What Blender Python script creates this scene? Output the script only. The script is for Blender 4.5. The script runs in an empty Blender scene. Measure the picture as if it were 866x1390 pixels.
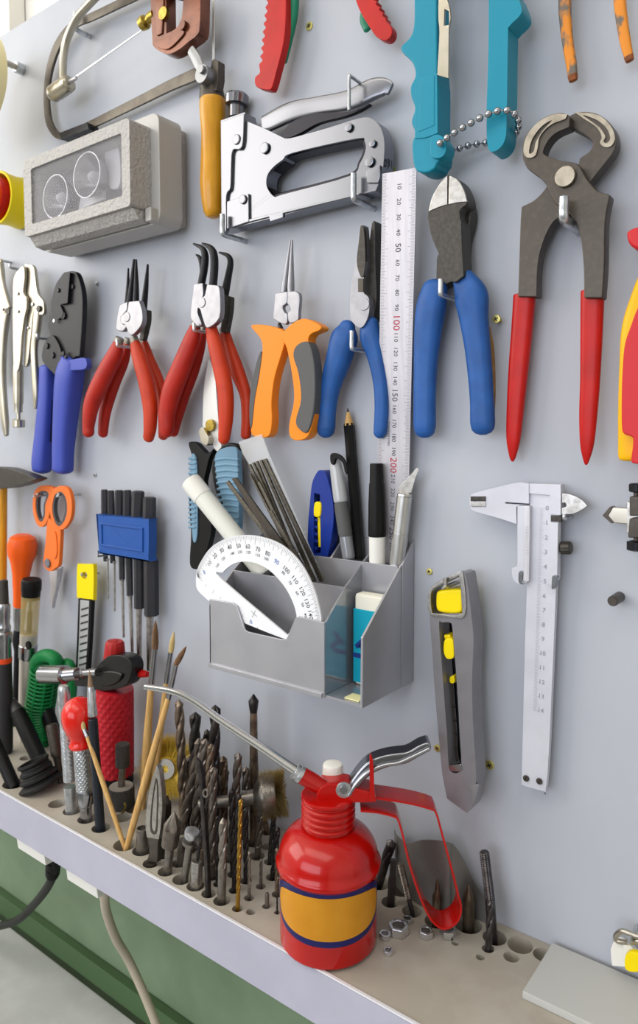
import bpy, bmesh, math, random
from mathutils import Vector, Matrix
from mathutils.geometry import tessellate_polygon

random.seed(7)
scene = bpy.context.scene
COL = scene.collection

# ------------------------------------------------------------------ camera
FPX, WALL_D = 980.0, 0.46                    # focal length in pixels of the 866 px frame; camera to tool panel
YAW, PITCH = math.atan(980 / 1293), math.atan(60 / 980)
CAM = Vector((0, -WALL_D, 0))
FWD = Vector((-math.sin(YAW) * math.cos(PITCH), math.cos(YAW) * math.cos(PITCH), -math.sin(PITCH)))
RGT = Vector((math.cos(YAW), math.sin(YAW), 0))
UPV = RGT.cross(FWD)
cd = bpy.data.cameras.new('camera')
cam = bpy.data.objects.new('camera', cd)
COL.objects.link(cam)
cd.sensor_fit = 'HORIZONTAL'
cd.sensor_width = 24.0
cd.lens = FPX / 866 * 24.0
cd.shift_y = -45 / 866
cd.clip_start = 0.01
cd.dof.use_dof = True
cd.dof.focus_distance = 0.50
cd.dof.aperture_fstop = 14
cam.location = CAM
cam.rotation_euler = (math.pi / 2 - PITCH, 0, YAW)
scene.camera = cam

# ------------------------------------------------------------------ world, lights, exposure
wd = bpy.data.worlds.new('world'); scene.world = wd
wd.use_nodes = True
wb = wd.node_tree.nodes['Background']
wb.inputs[0].default_value = (0.93, 0.97, 1.0, 1)
wb.inputs[1].default_value = 0.55
scene.view_settings.view_transform = 'Standard'
scene.view_settings.look = 'None'
scene.view_settings.gamma = 1
scene.view_settings.use_curve_mapping = False
scene.view_settings.exposure = -0.15

def area(name, loc, target, sx, sy, power, col):
    l = bpy.data.lights.new(name, 'AREA'); l.shape = 'RECTANGLE'; l.size = sx; l.size_y = sy
    l.energy = power; l.color = col
    o = bpy.data.objects.new(name, l); COL.objects.link(o)
    o.location = loc
    o.rotation_euler = (Vector(target) - Vector(loc)).to_track_quat('-Z', 'Y').to_euler()
    return o
area('daylight_and_fill', (-2.0, -1.15, 0.75), (-0.4, 0.0, 0.0), 1.45, 1.2, 27, (1.0, 0.96, 0.89))
area('ceiling_light', (-0.35, -1.25, 1.46), (-0.35, -1.2, 0), 2.2, 0.9, 17, (1.0, 0.95, 0.86))
area('daylight_and_fill', (-0.5, -3.15, 0.35), (-0.5, 0.0, 0.2), 2.6, 1.5, 52, (0.86, 0.90, 1.0))  # unseen fill light added behind the camera to brighten the panel's front
# ------------------------------------------------------------------ pixel <-> place
def ray(x, y): return FWD * FPX + RGT * (x - 433) - UPV * (y - 650)
def P(x, y, d=0.0):
    """the point seen at (x, y) that stands d metres in front of the tool panel"""
    r = ray(x, y); return CAM + r * ((WALL_D - d) / r.y)
def Pz(x, y, z):
    """the point seen at (x, y) at height z"""
    r = ray(x, y); return CAM + r * (z / r.z)
def rad(x, y, d, rpx):
    """radius in metres of an upright round thing that looks rpx pixels in radius"""
    q = P(x, y, d) - CAM
    return rpx * q.dot(FWD) / FPX / math.sqrt(1 + ((x - 433) / FPX) ** 2)
SHZ = -0.3387                                # height of the rack's top face

def crop(x0, y0, s):
    def f(txt):
        out = []
        for tok in txt.split():
            sharp = tok.endswith('!')
            a = [float(q) for q in tok.rstrip('!').split(',')]
            p = [x0 + a[0] * s, y0 + a[1] * s]
            if len(a) > 2: p.append(a[2] * s)
            if len(a) > 3: p.append(a[3] / 1000)
            out.append((tuple(p), sharp))
        return out
    return f
cA = crop(0, 0, 300 / 866); cB = crop(280, 0, 300 / 866); cC = crop(540, 0, 326 / 866)
cD = crop(0, 320, 300 / 866); cE = crop(200, 320, 300 / 866); cF = crop(420, 220, 280 / 866)
cG = crop(580, 200, 286 / 864); cH = crop(0, 620, 240 / 866); cI = crop(0, 860, 240 / 866)
cJ = crop(140, 900, 260 / 866); cK = crop(240, 560, 360 / 866); cL = crop(340, 980, 360 / 866)
cM = crop(560, 620, 306 / 851); cN = crop(560, 1080, 306 / 866); cO = crop(0, 1040, 300 / 866)
cQ = crop(360, 980, 280 / 866); cR = crop(60, 0, 250 / 866); cS = crop(0, 340, 70 / 360)
cT = crop(0, 620, 120 / 363); cU = crop(740, 0, 126 / 866); cV = crop(800, 280, 66 / 241)
cX = crop(0, 0, 1.0)

def cr(pts, n=4, closed=True):
    """smooth a traced line, corners marked ! stay sharp"""
    N = len(pts)
    vs = [Vector(p[0]) for p in pts]; sh = [p[1] for p in pts]
    out = []
    last = N if closed else N - 1
    for i in range(last):
        a, b = vs[i], vs[(i + 1) % N]
        z = vs[i - 1] if (closed or i > 0) else a * 2 - b
        c = vs[(i + 2) % N] if (closed or i + 2 < N) else b * 2 - a
        s0, s1 = sh[i], sh[(i + 1) % N]
        if s0 and s1: out.append(a); continue
        if s0: z = a * 2 - b
        if s1: c = b * 2 - a
        for k in range(n):
            t = k / n
            out.append(0.5 * ((2 * a) + (b - z) * t + (2 * z - 5 * a + 4 * b - c) * t * t + (3 * a - z - 3 * b + c) * t ** 3))
    if not closed: out.append(vs[-1])
    return out

# ------------------------------------------------------------------ geometry: G collects vertices and faces
class G:
    def __init__(s, v=None, f=None): s.v = v or []; s.f = f or []
    def add(s, *others):
        for o in others:
            b = len(s.v)
            s.v += [Vector(q) for q in o.v]; s.f += [[i + b for i in f] for f in o.f]
        return s
def join(*gs): return G().add(*gs)

def bevelled(g, bev, seg=2, ang=0.6):
    bm = bmesh.new()
    vs = [bm.verts.new(q) for q in g.v]
    for f in g.f:
        try: bm.faces.new([vs[i] for i in f])
        except ValueError: pass
    bmesh.ops.remove_doubles(bm, verts=bm.verts, dist=1e-6)
    bmesh.ops.recalc_face_normals(bm, faces=bm.faces)
    if bev > 0:
        es = [e for e in bm.edges if len(e.link_faces) == 2 and e.calc_face_angle(0) > ang]
        bmesh.ops.bevel(bm, geom=es, offset=bev, segments=seg, profile=0.5, affect='EDGES', clamp_overlap=True)
    bm.verts.index_update()
    out = G([v.co.copy() for v in bm.verts], [[v.index for v in f.verts] for f in bm.faces])
    bm.free()
    return out

def slab(loops, nvec, t, bev=0.0005, seg=2, scale_back=None):
    """front face(s) bounded by 3-D loops (first is the outline, the rest are holes), thickness t away from nvec"""
    g = G(); nvec = Vector(nvec).normalized()
    offs = []
    for lp in loops:
        offs.append(len(g.v)); g.v += [Vector(q) for q in lp]
    nf = len(g.v)
    g.v += [q - nvec * t for q in g.v[:nf]]
    if len(loops) == 1:
        n = len(loops[0]); g.f.append(list(range(n))); g.f.append([nf + i for i in reversed(range(n))])
    else:
        for tri in tessellate_polygon([[q for q in lp] for lp in loops]):
            g.f.append(list(tri)); g.f.append([nf + i for i in reversed(tri)])
    for o, lp in zip(offs, loops):
        n = len(lp)
        for i in range(n):
            j = (i + 1) % n
            g.f.append([o + i, nf + o + i, nf + o + j, o + j])
    return bevelled(g, bev, seg)

def plate(pts, d, t, holes=(), n=4, bev=0.0005, seg=2):
    """a traced outline as a real plate parallel to the panel: face at d, thickness t"""
    loops = [[P(q[0], q[1], d) for q in cr(l, n)] for l in [pts, *holes]]
    return slab(loops, (0, -1, 0), t, bev, seg)

def ringloft(rings, caps=True, closed=False):
    g = G(); n = len(rings[0])
    for r in rings: g.v += [Vector(q) for q in r]
    m = len(rings)
    for k in range(m if closed else m - 1):
        a, b = k * n, ((k + 1) % m) * n
        for i in range(n):
            j = (i + 1) % n
            g.f.append([a + i, a + j, b + j, b + i])
    if caps and not closed:
        g.f.append(list(reversed(range(n)))); g.f.append([(m - 1) * n + i for i in range(n)])
    return g

def sweep(path, ws, ts, seg=14, sup=2.0, ref=(0, -1, 0), cap=1.0, rot=None):
    """tube along 3-D points; ws half widths, ts half thickness along ref; cap = roundness of the ends"""
    path = [Vector(q) for q in path]; N = len(path); ref = Vector(ref).normalized()
    T = []
    for i in range(N):
        t = path[min(i + 1, N - 1)] - path[max(i - 1, 0)]
        T.append(t.normalized() if t.length > 1e-9 else Vector((0, 0, 1)))
    rings = []
    def ring(c, t, w, h):
        s = t.cross(ref)
        s = s.normalized() if s.length > 1e-4 else Vector((1, 0, 0))
        nn = s.cross(t).normalized()
        r = []
        for k in range(seg):
            a = 2 * math.pi * k / seg
            ca, sa = math.cos(a), math.sin(a)
            e = 2.0 / sup
            r.append(c + s * (w * math.copysign(abs(ca) ** e, ca)) + nn * (h * math.copysign(abs(sa) ** e, sa)))
        return r
    if cap > 0:
        for k in (0, 1, 2):
            a = math.radians(15 + 28 * k)
            rings.append(ring(path[0] - T[0] * min(ws[0], ts[0]) * cap * math.cos(a), T[0], ws[0] * math.sin(a), ts[0] * math.sin(a)))
    for i in range(N): rings.append(ring(path[i], T[i], ws[i], ts[i]))
    if cap > 0:
        for k in (2, 1, 0):
            a = math.radians(15 + 28 * k)
            rings.append(ring(path[-1] + T[-1] * min(ws[-1], ts[-1]) * cap * math.cos(a), T[-1], ws[-1] * math.sin(a), ts[-1] * math.sin(a)))
    return ringloft(rings)

def grip(pts, d=0.012, ratio=0.8, seg=16, n=5, sup=2.3, cap=1.0):
    """a traced handle: points x,y,width[,depth mm]; the section is ratio times as deep as wide"""
    q = [((p[0] + ((d,) if len(p[0]) < 4 else ())), p[1]) for p in pts]
    pp = cr(q, n, False)
    path = [P(s[0], s[1], s[3]) for s in pp]
    ws, ts = [], []
    for i, s in enumerate(pp):
        e0, e1 = pp[max(i - 1, 0)], pp[min(i + 1, len(pp) - 1)]
        tx, ty = e1[0] - e0[0], e1[1] - e0[1]; L = math.hypot(tx, ty) or 1
        nx, ny = -ty / L * s[2] / 2, tx / L * s[2] / 2
        T = path[min(i + 1, len(pp) - 1)] - path[max(i - 1, 0)]; T.y = 0; T.normalize()
        S = T.cross(Vector((0, -1, 0)))
        h = abs((P(s[0] + nx, s[1] + ny, s[3]) - P(s[0] - nx, s[1] - ny, s[3])).dot(S)) / 2
        v = path[i] - CAM
        sl = (v.x / v.y) * S.x + (v.z / v.y) * S.z
        w = max(h / math.sqrt(1 + (ratio * sl) ** 2), 2e-4)
        ws.append(w); ts.append(w * ratio)
    return sweep(path, ws, ts, seg, sup, cap=cap)

def rod(a, b, d, prof, seg=20, star=None):
    """turned part between two traced points; prof = (share of the way, radius in pixels)"""
    da, db = d if isinstance(d, tuple) else (d, d)
    A, B = P(a[0], a[1], da), P(b[0], b[1], db)
    out = []
    for t, r in prof:
        out.append((t, rad(a[0] + (b[0] - a[0]) * t, a[1] + (b[1] - a[1]) * t, da + (db - da) * t, r)))
    return lathe(A, B, out, seg, star=star)

def knurl(A, B, r, nu=40, nl=60, amp=0.05, pitch=8, kind='x', r1=None):
    """knurled cylinder: crossed (x) or single (s) helical ridges"""
    A, B = Vector(A), Vector(B); ax = B - A; L = ax.length; ax.normalize()
    u = ax.orthogonal().normalized(); v = ax.cross(u); rings = []
    for j in range(nl + 1):
        t = j / nl; rr = r + ((r1 or r) - r) * t; ring = []
        for k in range(nu):
            a = 2 * math.pi * k / nu; h = t * L / r
            m1 = math.cos(pitch * a + pitch * h * .8); m2 = math.cos(pitch * a - pitch * h * .8)
            m = max(m1, m2) if kind == 'x' else m1
            ring.append(A + ax * (t * L) + (u * math.cos(a) + v * math.sin(a)) * rr * (1 + amp * (m - 0.5)))
        rings.append(ring)
    return ringloft(rings)
def at(f, x, y):
    """one point of a crop in photograph pixels"""
    return f('%f,%f' % (x, y))[0][0]
def pt(f, x, y, d):
    q = at(f, x, y); return P(q[0], q[1], d)
def dot(f, x, y, r, d, t=0.0012, seg=16, bev=0.0004):
    """round head standing t proud of depth d"""
    q = at(f, x, y); s = f('0,0 1,0'); k = s[1][0][0] - s[0][0][0]
    return disc(P(q[0], q[1], d + t), (0, -1, 0), rad(q[0], q[1], d, r * k), t, bev, seg)

def wire(path, r, seg=8, n=5, smooth=True, cap=1.0):
    """round wire through 3-D points"""
    if smooth: path = cr([(tuple(p), False) for p in path], n, False)
    path = [Vector(p) for p in path]
    rs = r if isinstance(r, list) else [r] * len(path)
    # carried-along frame
    T = [(path[min(i + 1, len(path) - 1)] - path[max(i - 1, 0)]).normalized() for i in range(len(path))]
    u = T[0].orthogonal().normalized(); rings = []
    for i, c in enumerate(path):
        u = (u - T[i] * u.dot(T[i])).normalized(); v = T[i].cross(u)
        rings.append([c + (u * math.cos(2 * math.pi * k / seg) + v * math.sin(2 * math.pi * k / seg)) * rs[i] for k in range(seg)])
    return ringloft(rings)

def lathe(A, B, prof, seg=24, start=None, star=None):
    """turn prof [(distance from A towards B as share, radius m)] about the line A-B"""
    A, B = Vector(A), Vector(B); ax = (B - A); L = ax.length; ax.normalize()
    u = ax.orthogonal().normalized(); v = ax.cross(u); rings = []
    for a, r in prof:
        c = A + ax * (a * L)
        rings.append([c + (u * math.cos(2 * math.pi * k / seg) + v * math.sin(2 * math.pi * k / seg)) * max(r, 1e-5) * (star(k) if star else 1) for k in range(seg)])
    return ringloft(rings)

def box(c, sx, sy, sz, bev=0.0005, U=(1, 0, 0), V=(0, 1, 0)):
    c, U, V = Vector(c), Vector(U).normalized(), Vector(V).normalized(); Wv = U.cross(V)
    lp = [c + U * a * sx / 2 + V * b * sy / 2 + Wv * sz / 2 for a, b in ((-1, -1), (1, -1), (1, 1), (-1, 1))]
    return slab([lp], Wv, sz, bev)

def ball(c, r, seg=12, rings=8, sq=(1, 1, 1)):
    c = Vector(c); g = G()
    R = []
    for i in range(1, rings):
        a = math.pi * i / rings
        R.append([c + Vector((math.sin(a) * math.cos(2 * math.pi * k / seg) * sq[0], math.sin(a) * math.sin(2 * math.pi * k / seg) * sq[1], math.cos(a) * sq[2])) * r for k in range(seg)])
    g = ringloft(R, caps=False); n = len(g.v)
    g.v += [c + Vector((0, 0, r * sq[2])), c - Vector((0, 0, r * sq[2]))]
    for k in range(seg):
        g.f.append([n, k, (k + 1) % seg]); b = (rings - 2) * seg
        g.f.append([n + 1, b + (k + 1) % seg, b + k])
    return g

def disc(c, nvec, r, t, bev=0.0003, seg=24, hole=0):
    nvec = Vector(nvec).normalized(); u = nvec.orthogonal().normalized(); v = nvec.cross(u); c = Vector(c)
    L = [[c + (u * math.cos(2 * math.pi * k / seg) + v * math.sin(2 * math.pi * k / seg)) * q for k in range(seg)] for q in ([r, hole] if hole else [r])]
    return slab(L, nvec, t, bev)

_tc = {}
def text(s, size, O, U, V, lift=0.00012, align='CENTER', bold=0.0):
    """flat print: words laid at O along U with V up"""
    key = (s, align, bold)
    if key not in _tc:
        cu = bpy.data.curves.new('print', 'FONT'); cu.body = s; cu.size = 1; cu.align_x = align; cu.align_y = 'CENTER'; cu.resolution_u = 2; cu.offset = bold
        ob = bpy.data.objects.new('print', cu); COL.objects.link(ob)
        dg = bpy.context.evaluated_depsgraph_get(); me = bpy.data.meshes.new_from_object(ob.evaluated_get(dg))
        _tc[key] = ([tuple(v.co) for v in me.vertices], [list(p.vertices) for p in me.polygons])
        bpy.data.objects.remove(ob); bpy.data.curves.remove(cu); bpy.data.meshes.remove(me)
    O, U, V = Vector(O), Vector(U).normalized(), Vector(V).normalized(); N = U.cross(V)
    vs, fs = _tc[key]
    return G([O + U * (x * size) + V * (y * size) + N * lift for x, y, z in vs], [list(f) for f in fs])
def quad(O, U, V, w, h, lift=0.00012):
    O, U, V = Vector(O), Vector(U).normalized(), Vector(V).normalized(); N = U.cross(V) * lift
    return G([O + N + U * (a * w / 2) + V * (b * h / 2) for a, b in ((-1, -1), (1, -1), (1, 1), (-1, 1))], [[0, 1, 2, 3]])

# ------------------------------------------------------------------ objects
def make(name, g, m, parent=None, origin=None, sharp=38, label=None, kind=None):
    me = bpy.data.meshes.new(name)
    org = Vector(origin) if origin is not None else Vector((0, 0, 0))
    me.from_pydata([tuple(Vector(q) - org) for q in g.v], [], g.f)
    bm = bmesh.new(); bm.from_mesh(me); bmesh.ops.recalc_face_normals(bm, faces=bm.faces); bm.to_mesh(me); bm.free()
    me.polygons.foreach_set('use_smooth', [True] * len(me.polygons))
    me.set_sharp_from_angle(angle=math.radians(sharp))
    me.materials.append(m)
    o = bpy.data.objects.new(name, me); COL.objects.link(o)
    if len(me.polygons) < 15000:
        w = o.modifiers.new('weighted_normal', 'WEIGHTED_NORMAL'); w.keep_sharp = True; w.weight = 80
    if parent is not None: o.parent = parent
    if label: o['label'] = label
    if kind: o['kind'] = kind
    return o

class Thing:
    """an Empty at the thing's base that parents its parts"""
    def __init__(s, name, label, cat, loc, group=None):
        s.loc = Vector(loc)
        s.o = bpy.data.objects.new(name, None); COL.objects.link(s.o)
        s.o.empty_display_size = 0.01
        s.o.location = s.loc; s.o['label'] = label; s.o['category'] = cat
        if group: s.o['group'] = group
    def part(s, name, g, m, parent=None, **k):
        return make(name, g, m, parent or s.o, s.loc, **k)
def single(name, label, cat, g, m, loc, group=None, **k):
    o = make(name, g, m, None, loc, **k); o.location = Vector(loc)
    o['label'] = label; o['category'] = cat
    if group: o['group'] = group
    return o
def dup(root, loc, label=None, rot=None):
    r = root.copy(); COL.objects.link(r); r.location = loc
    if label: r['label'] = label
    if rot: r.rotation_euler = rot
    for ch in list(root.children):
        c = ch.copy(); COL.objects.link(c); c.parent = r
        for gch in ch.children:
            e = gch.copy(); COL.objects.link(e); e.parent = c
    return r

# ------------------------------------------------------------------ materials
def lin(h):
    h = h.lstrip('#'); c = [int(h[i:i + 2], 16) / 255 for i in (0, 2, 4)]
    return tuple(x / 12.92 if x <= 0.04045 else ((x + 0.055) / 1.055) ** 2.4 for x in c) + (1.0,)
_mats = {}
def mat(name, col, rough=0.5, metal=0.0, col2=None, vscale=120, vlo=0.4, vhi=0.65, bump=0.0, bscale=400, coat=0.0, trans=0.0,
        alpha=1.0, rvar=0.0, stretch=None, spec=0.35, emit=0, ior=1.45, bdist=0.0006):
    if name in _mats: return _mats[name]
    m = bpy.data.materials.new(name); m.use_nodes = True; nt = m.node_tree; N = nt.nodes
    b = N['Principled BSDF']
    b.inputs['Base Color'].default_value = lin(col); b.inputs['Roughness'].default_value = rough; b.inputs['Metallic'].default_value = metal
    b.inputs['Coat Weight'].default_value = coat; b.inputs['Coat Roughness'].default_value = 0.08
    b.inputs['Transmission Weight'].default_value = trans; b.inputs['Alpha'].default_value = alpha
    b.inputs['Specular IOR Level'].default_value = spec; b.inputs['IOR'].default_value = ior
    if emit:
        b.inputs['Emission Color'].default_value = lin(col); b.inputs['Emission Strength'].default_value = emit
    if col2 or bump or rvar:
        tc = N.new('ShaderNodeTexCoord'); mp = N.new('ShaderNodeMapping'); nt.links.new(tc.outputs['Object'], mp.inputs[0])
        if stretch: mp.inputs['Scale'].default_value = stretch
    if col2 or rvar:
        no = N.new('ShaderNodeTexNoise'); no.inputs['Scale'].default_value = vscale; no.inputs['Detail'].default_value = 5
        nt.links.new(mp.outputs[0], no.inputs['Vector'])
        rp = N.new('ShaderNodeValToRGB'); rp.color_ramp.elements[0].position = vlo; rp.color_ramp.elements[1].position = vhi
        rp.color_ramp.elements[0].color = lin(col); rp.color_ramp.elements[1].color = lin(col2 or col)
        nt.links.new(no.outputs['Fac'], rp.inputs[0]); 
        if col2: nt.links.new(rp.outputs[0], b.inputs['Base Color'])
        if rvar:
            mr = N.new('ShaderNodeMapRange'); mr.inputs[3].default_value = max(0.02, rough - rvar); mr.inputs[4].default_value = rough + rvar
            nt.links.new(no.outputs['Fac'], mr.inputs[0]); nt.links.new(mr.outputs[0], b.inputs['Roughness'])
    if bump:
        n2 = N.new('ShaderNodeTexNoise'); n2.inputs['Scale'].default_value = bscale; n2.inputs['Detail'].default_value = 3
        nt.links.new(mp.outputs[0], n2.inputs['Vector'])
        bp = N.new('ShaderNodeBump'); bp.inputs['Strength'].default_value = bump; bp.inputs['Distance'].default_value = bdist
        nt.links.new(n2.outputs['Fac'], bp.inputs['Height']); nt.links.new(bp.outputs[0], b.inputs['Normal'])
    _mats[name] = m
    return m

M_panel = mat('painted_panel', '#aeb2bc', 0.42, 0.0, '#b4b8c1', vscale=14, vlo=0.3, vhi=0.7, bump=0.05, bscale=900, stretch=(1, 1, 0.25))
M_wall = mat('white_wall', '#efece4', 0.8, bump=0.1, bscale=300)
M_green = mat('green_wall', '#6c8065', 0.6, 0, '#75896e', vscale=18, bump=0.08, bscale=250)
M_racktop = mat('rack_top', '#a59e92', 0.55, 0, '#aea89d', vscale=40, bump=0.05, bscale=500)
M_rackfront = mat('rack_front', '#a9a8b8', 0.45, 0, '#b0afbf', vscale=20)
M_bench = mat('bench_grey', '#b3b4b2', 0.5, 0, '#bcbdbb', vscale=30)
M_chrome = mat('chrome', '#a6a7ac', 0.2, 1.0, rvar=0.06, vscale=90)
M_nickel = mat('nickel', '#b9b3a6', 0.3, 0.95, '#aea796', vscale=60)
M_staple = mat('stapler_chrome', '#818288', 0.26, 1.0)
M_nut = mat('nut_steel', '#dcdee2', .25, 1.0)
M_tap = mat('tap_steel', '#4c494a', .33, .85, '#5d595a', vscale=160)
M_bronze = mat('bronzed_steel', '#5f5346', .35, .8, '#74675a', vscale=160)
M_spout = mat('spout_chrome', '#d2d3d4', .16, 1.0)
M_zinc = mat('zinc', '#cdd0d4', 0.28, .85, '#aeb2b6', vscale=200)
M_steel = mat('bright_steel', '#bfbcb8', 0.32, 1.0, '#a29e99', vscale=260, rvar=0.1)
M_jaw = mat('jaw_steel', '#97969b', 0.36, .9, '#8c8b90', vscale=120)
M_satin = mat('satin_steel', '#cfcdd0', 0.42, .75, '#bfbcc0', vscale=120, stretch=(6, 1, 0.4))
M_dark = mat('dark_steel', '#413e3a', 0.42, 0.6, '#4d4945', vscale=350, bump=0.12, bscale=600, rvar=0.1)
M_worn = mat('worn_steel', '#4f4943', 0.4, 0.6, '#57514a', vscale=300, vlo=0.45, vhi=0.75, bump=0.15, bscale=500)
M_black = mat('black_steel', '#18181c', 0.38, 0.3, '#222227', vscale=200, bump=0.06)
M_blackp = mat('black_plastic', '#0d0d0e', 0.45, spec=.25, bump=0.05, bscale=900)
M_rubber = mat('black_rubber', '#1b1b1c', 0.55, bump=0.1, bscale=800)
M_grip_g = mat('grey_rubber', '#5a5a5b', 0.6, bump=0.15, bscale=1500)
M_red = mat('red_vinyl', '#ba0f08', 0.38, 0, '#ac0d07', vscale=60, bump=0.05)
M_redd = mat('red_dipped', '#ae2110', 0.45, 0, '#a01c0e', vscale=60, bump=0.08, bscale=500)
M_orange = mat('orange_plastic', '#f08a14', 0.38)
M_oran2 = mat('orange_scissor', '#e8722a', 0.42)
M_blue = mat('blue_vinyl', '#24589f', 0.45, 0, '#204f90', vscale=70, bump=0.08, bscale=500)
M_navy = mat('violet_blue_plastic', '#3c4caa', 0.42)
M_teal = mat('teal_plastic', '#0a86a0', 0.38, bump=0.04, bscale=700)
M_yellow = mat('yellow_plastic', '#f2d800', 0.35)
M_brass = mat('brass', '#b29a4c', 0.3, 1.0, '#96803c', vscale=200)
M_screw = mat('brass_screw', '#ddd07c', 0.35, .8)
M_white = mat('white_plastic', '#e6e5df', 0.4)
M_wood = mat('light_wood', '#d2ab6c', 0.5, 0, '#c0955a', vscale=60, stretch=(8, 8, 0.6), bump=0.05)
M_ywood = mat('yellow_wood', '#d89a1e', 0.38, 0, '#c98a18', vscale=50, stretch=(4, 4, 0.6), coat=0.3)
M_ink = mat('black_print', '#3a3a3e', 0.6)
M_hole = mat('hole_shade', '#191817', 0.8)
# ------------------------------------------------------------------ the setting
def struct(name, g, m): return make(name, g, m, kind='structure')
PX0, PX1, PZ0, PZ1 = -0.93, 0.62, -0.3747, 0.4535          # tool panel
BY = 0.026
struct('wall_back', box((-0.2, BY + 0.05, 0.555), 4.2, 0.1, 1.86, 0), M_wall)
struct('wall_lower', box((-0.2, BY + 0.05, -0.8625), 4.2, 0.1, 0.975, 0), M_green)
struct('trim_1', box((-1.3, BY - 0.011, 0.9), 2 * (-1.3 - P(11, 20, -0.004).x) * -1, 0.02, 0.885, 0.001), M_wall)
struct('shade_band', box((-0.55, BY - 0.006, -0.6175), 3.3, 0.010, 0.026, 0.001), mat('shade_green', '#47603f', 0.6))  # dark green strip painted in for the shade above the bench
struct('floor', box((-0.2, -1.55, -1.4), 4.2, 3.3, 0.1, 0), mat('floor_grey', '#8b8a86', 0.6, 0, '#96958f', vscale=8))
struct('ceiling', box((-0.2, -1.55, 1.53), 4.2, 3.3, 0.1, 0), M_wall)
struct('wall_right', box((1.95, -1.55, 0.06), 0.1, 3.3, 2.85, 0), M_wall)
struct('wall_front', box((-0.2, -3.25, 0.06), 4.4, 0.1, 2.85, 0), mat('grey_green_wall', '#a4a8a6', 0.7))
wl = [Vector((-2.3, y, z)) for y, z in ((0.1, -1.35), (-3.2, -1.35), (-3.2, 1.48), (0.1, 1.48))]
wh = [Vector((-2.3, y, z)) for y, z in ((-0.45, 0.0), (-1.95, 0.0), (-1.95, 1.25), (-0.45, 1.25))]
struct('wall_left', slab([wl, wh], (1, 0, 0), 0.1, 0), M_wall)
wf = [Vector((-2.29, y, z)) for y, z in ((-0.42, -0.03), (-1.98, -0.03), (-1.98, 1.28), (-0.42, 1.28))]
wf2 = [Vector((-2.29, y, z)) for y, z in ((-0.48, 0.03), (-1.19, 0.03), (-1.19, 1.22), (-0.48, 1.22))]
wf3 = [Vector((-2.29, y, z)) for y, z in ((-1.25, 0.03), (-1.92, 0.03), (-1.92, 1.22), (-1.25, 1.22))]
wf4 = [[Vector((x, -3.18, z)) for x, z in ((a, -.42), (b, -.42), (b, 1.12), (a, 1.12))] for a, b in ((-1.82, .82),)][0]
struct('fill_light_frame', slab([wf4] + [[Vector((x, -3.18, z)) for x, z in ((a, -.38), (a + .8, -.38), (a + .8, 1.08), (a, 1.08))] for a in (-1.78, -.9, -.02)], (0, 1, 0), 0.02, 0.002), M_white)  # unseen frame added round the fill light behind the camera
struct('window_1', slab([wf, wf2, wf3], (1, 0, 0), 0.06, 0.003), M_white)

# ------------------------------------------------------------------ workbench under the rack
bench = Thing('workbench', 'grey workbench standing below the rack against the green wall', 'workbench', (-0.5, -0.3, -1.35))
bench.part('worktop', box((-0.5, -0.289, -0.6515), 2.6, 0.6, 0.04, 0.003), M_bench)
for sx in (-1.72, 0.72):
    bench.part('leg', box((sx, -0.29, -1.0107), 0.06, 0.55, 0.6785, 0.003), M_bench)

# ------------------------------------------------------------------ tool panel
panel = Thing('tool_panel', 'large grey painted tool panel fixed to the wall', 'panel', (-0.15, BY, PZ0))
panel.part('board', box(((PX0 + PX1) / 2, 0.012, (PZ0 + PZ1) / 2), PX1 - PX0, 0.024, PZ1 - PZ0, 0.0012), M_panel)
def wall_screw(x, y, r, m=M_screw, out=0.0):
    c = P(x, y, 0.0014 + out); R = rad(x, y, 0, r)
    g = disc(c, (0, -1, 0), R, 0.0016, 0.0005, 16)
    if out: g.add(lathe(c + Vector((0, 0.0005, 0)), (c.x, 0.003, c.z), [(0, R * .4), (1, R * .4)], 10))
    o = panel.part('screw', g, m)
    n = Vector((0, -1, 0))
    cx = G()
    for a in (0.5, 2.07):
        cx.add(box(c + n * 0.00005, R * 1.1, 0.0004, R * 0.24, 0, U=(math.cos(a), 0, math.sin(a)), V=n.cross(Vector((math.cos(a), 0, math.sin(a)))).cross(n) if False else (0, 1, 0)))
    panel.part('cross_slot', cx, M_dark, o)
for q in ((419, 35, 5.5), (664, 1039, 6.5), (593, 1016, 5), (520, 234, 4.5), (531, 230, 5), (582, 776, 4.5)):
    wall_screw(*q)
wall_screw(673, 433, 6, out=0.006)
wall_screw(128, 645, 3, M_zinc); wall_screw(131, 385, 3, M_zinc)
def hook(pts, r=0.0016, m=None):
    """wire hook: the first point lies on the panel"""
    q = [P(a, b, c / 1000) for a, b, c in pts]
    q[0].y = 0.004
    panel.part('hook', wire(q, r), m or M_zinc)

def hookg(f, x, y, dm, df, r=0.0016, rise=0.008, m=None):
    """wire hook straight out of the panel through a gap seen at (x, y) in the plane dm, turned up in front of df"""
    c = pt(f, x, y, dm); o = df + r * 1.9
    path = [Vector((c.x, 0.004, c.z)), Vector((c.x, -o * .55, c.z)), Vector((c.x, -o + r * .9, c.z)), Vector((c.x, -o, c.z + r * .9 * (1 if rise >= 0 else -1)))]
    if rise: path += [Vector((c.x, -o, c.z + rise * .6)), Vector((c.x, -o, c.z + rise))]
    else: path = path[:2] + [Vector((c.x, -o, c.z))]
    panel.part('hook', wire(path, r, 10, 4), m or M_zinc)

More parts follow.
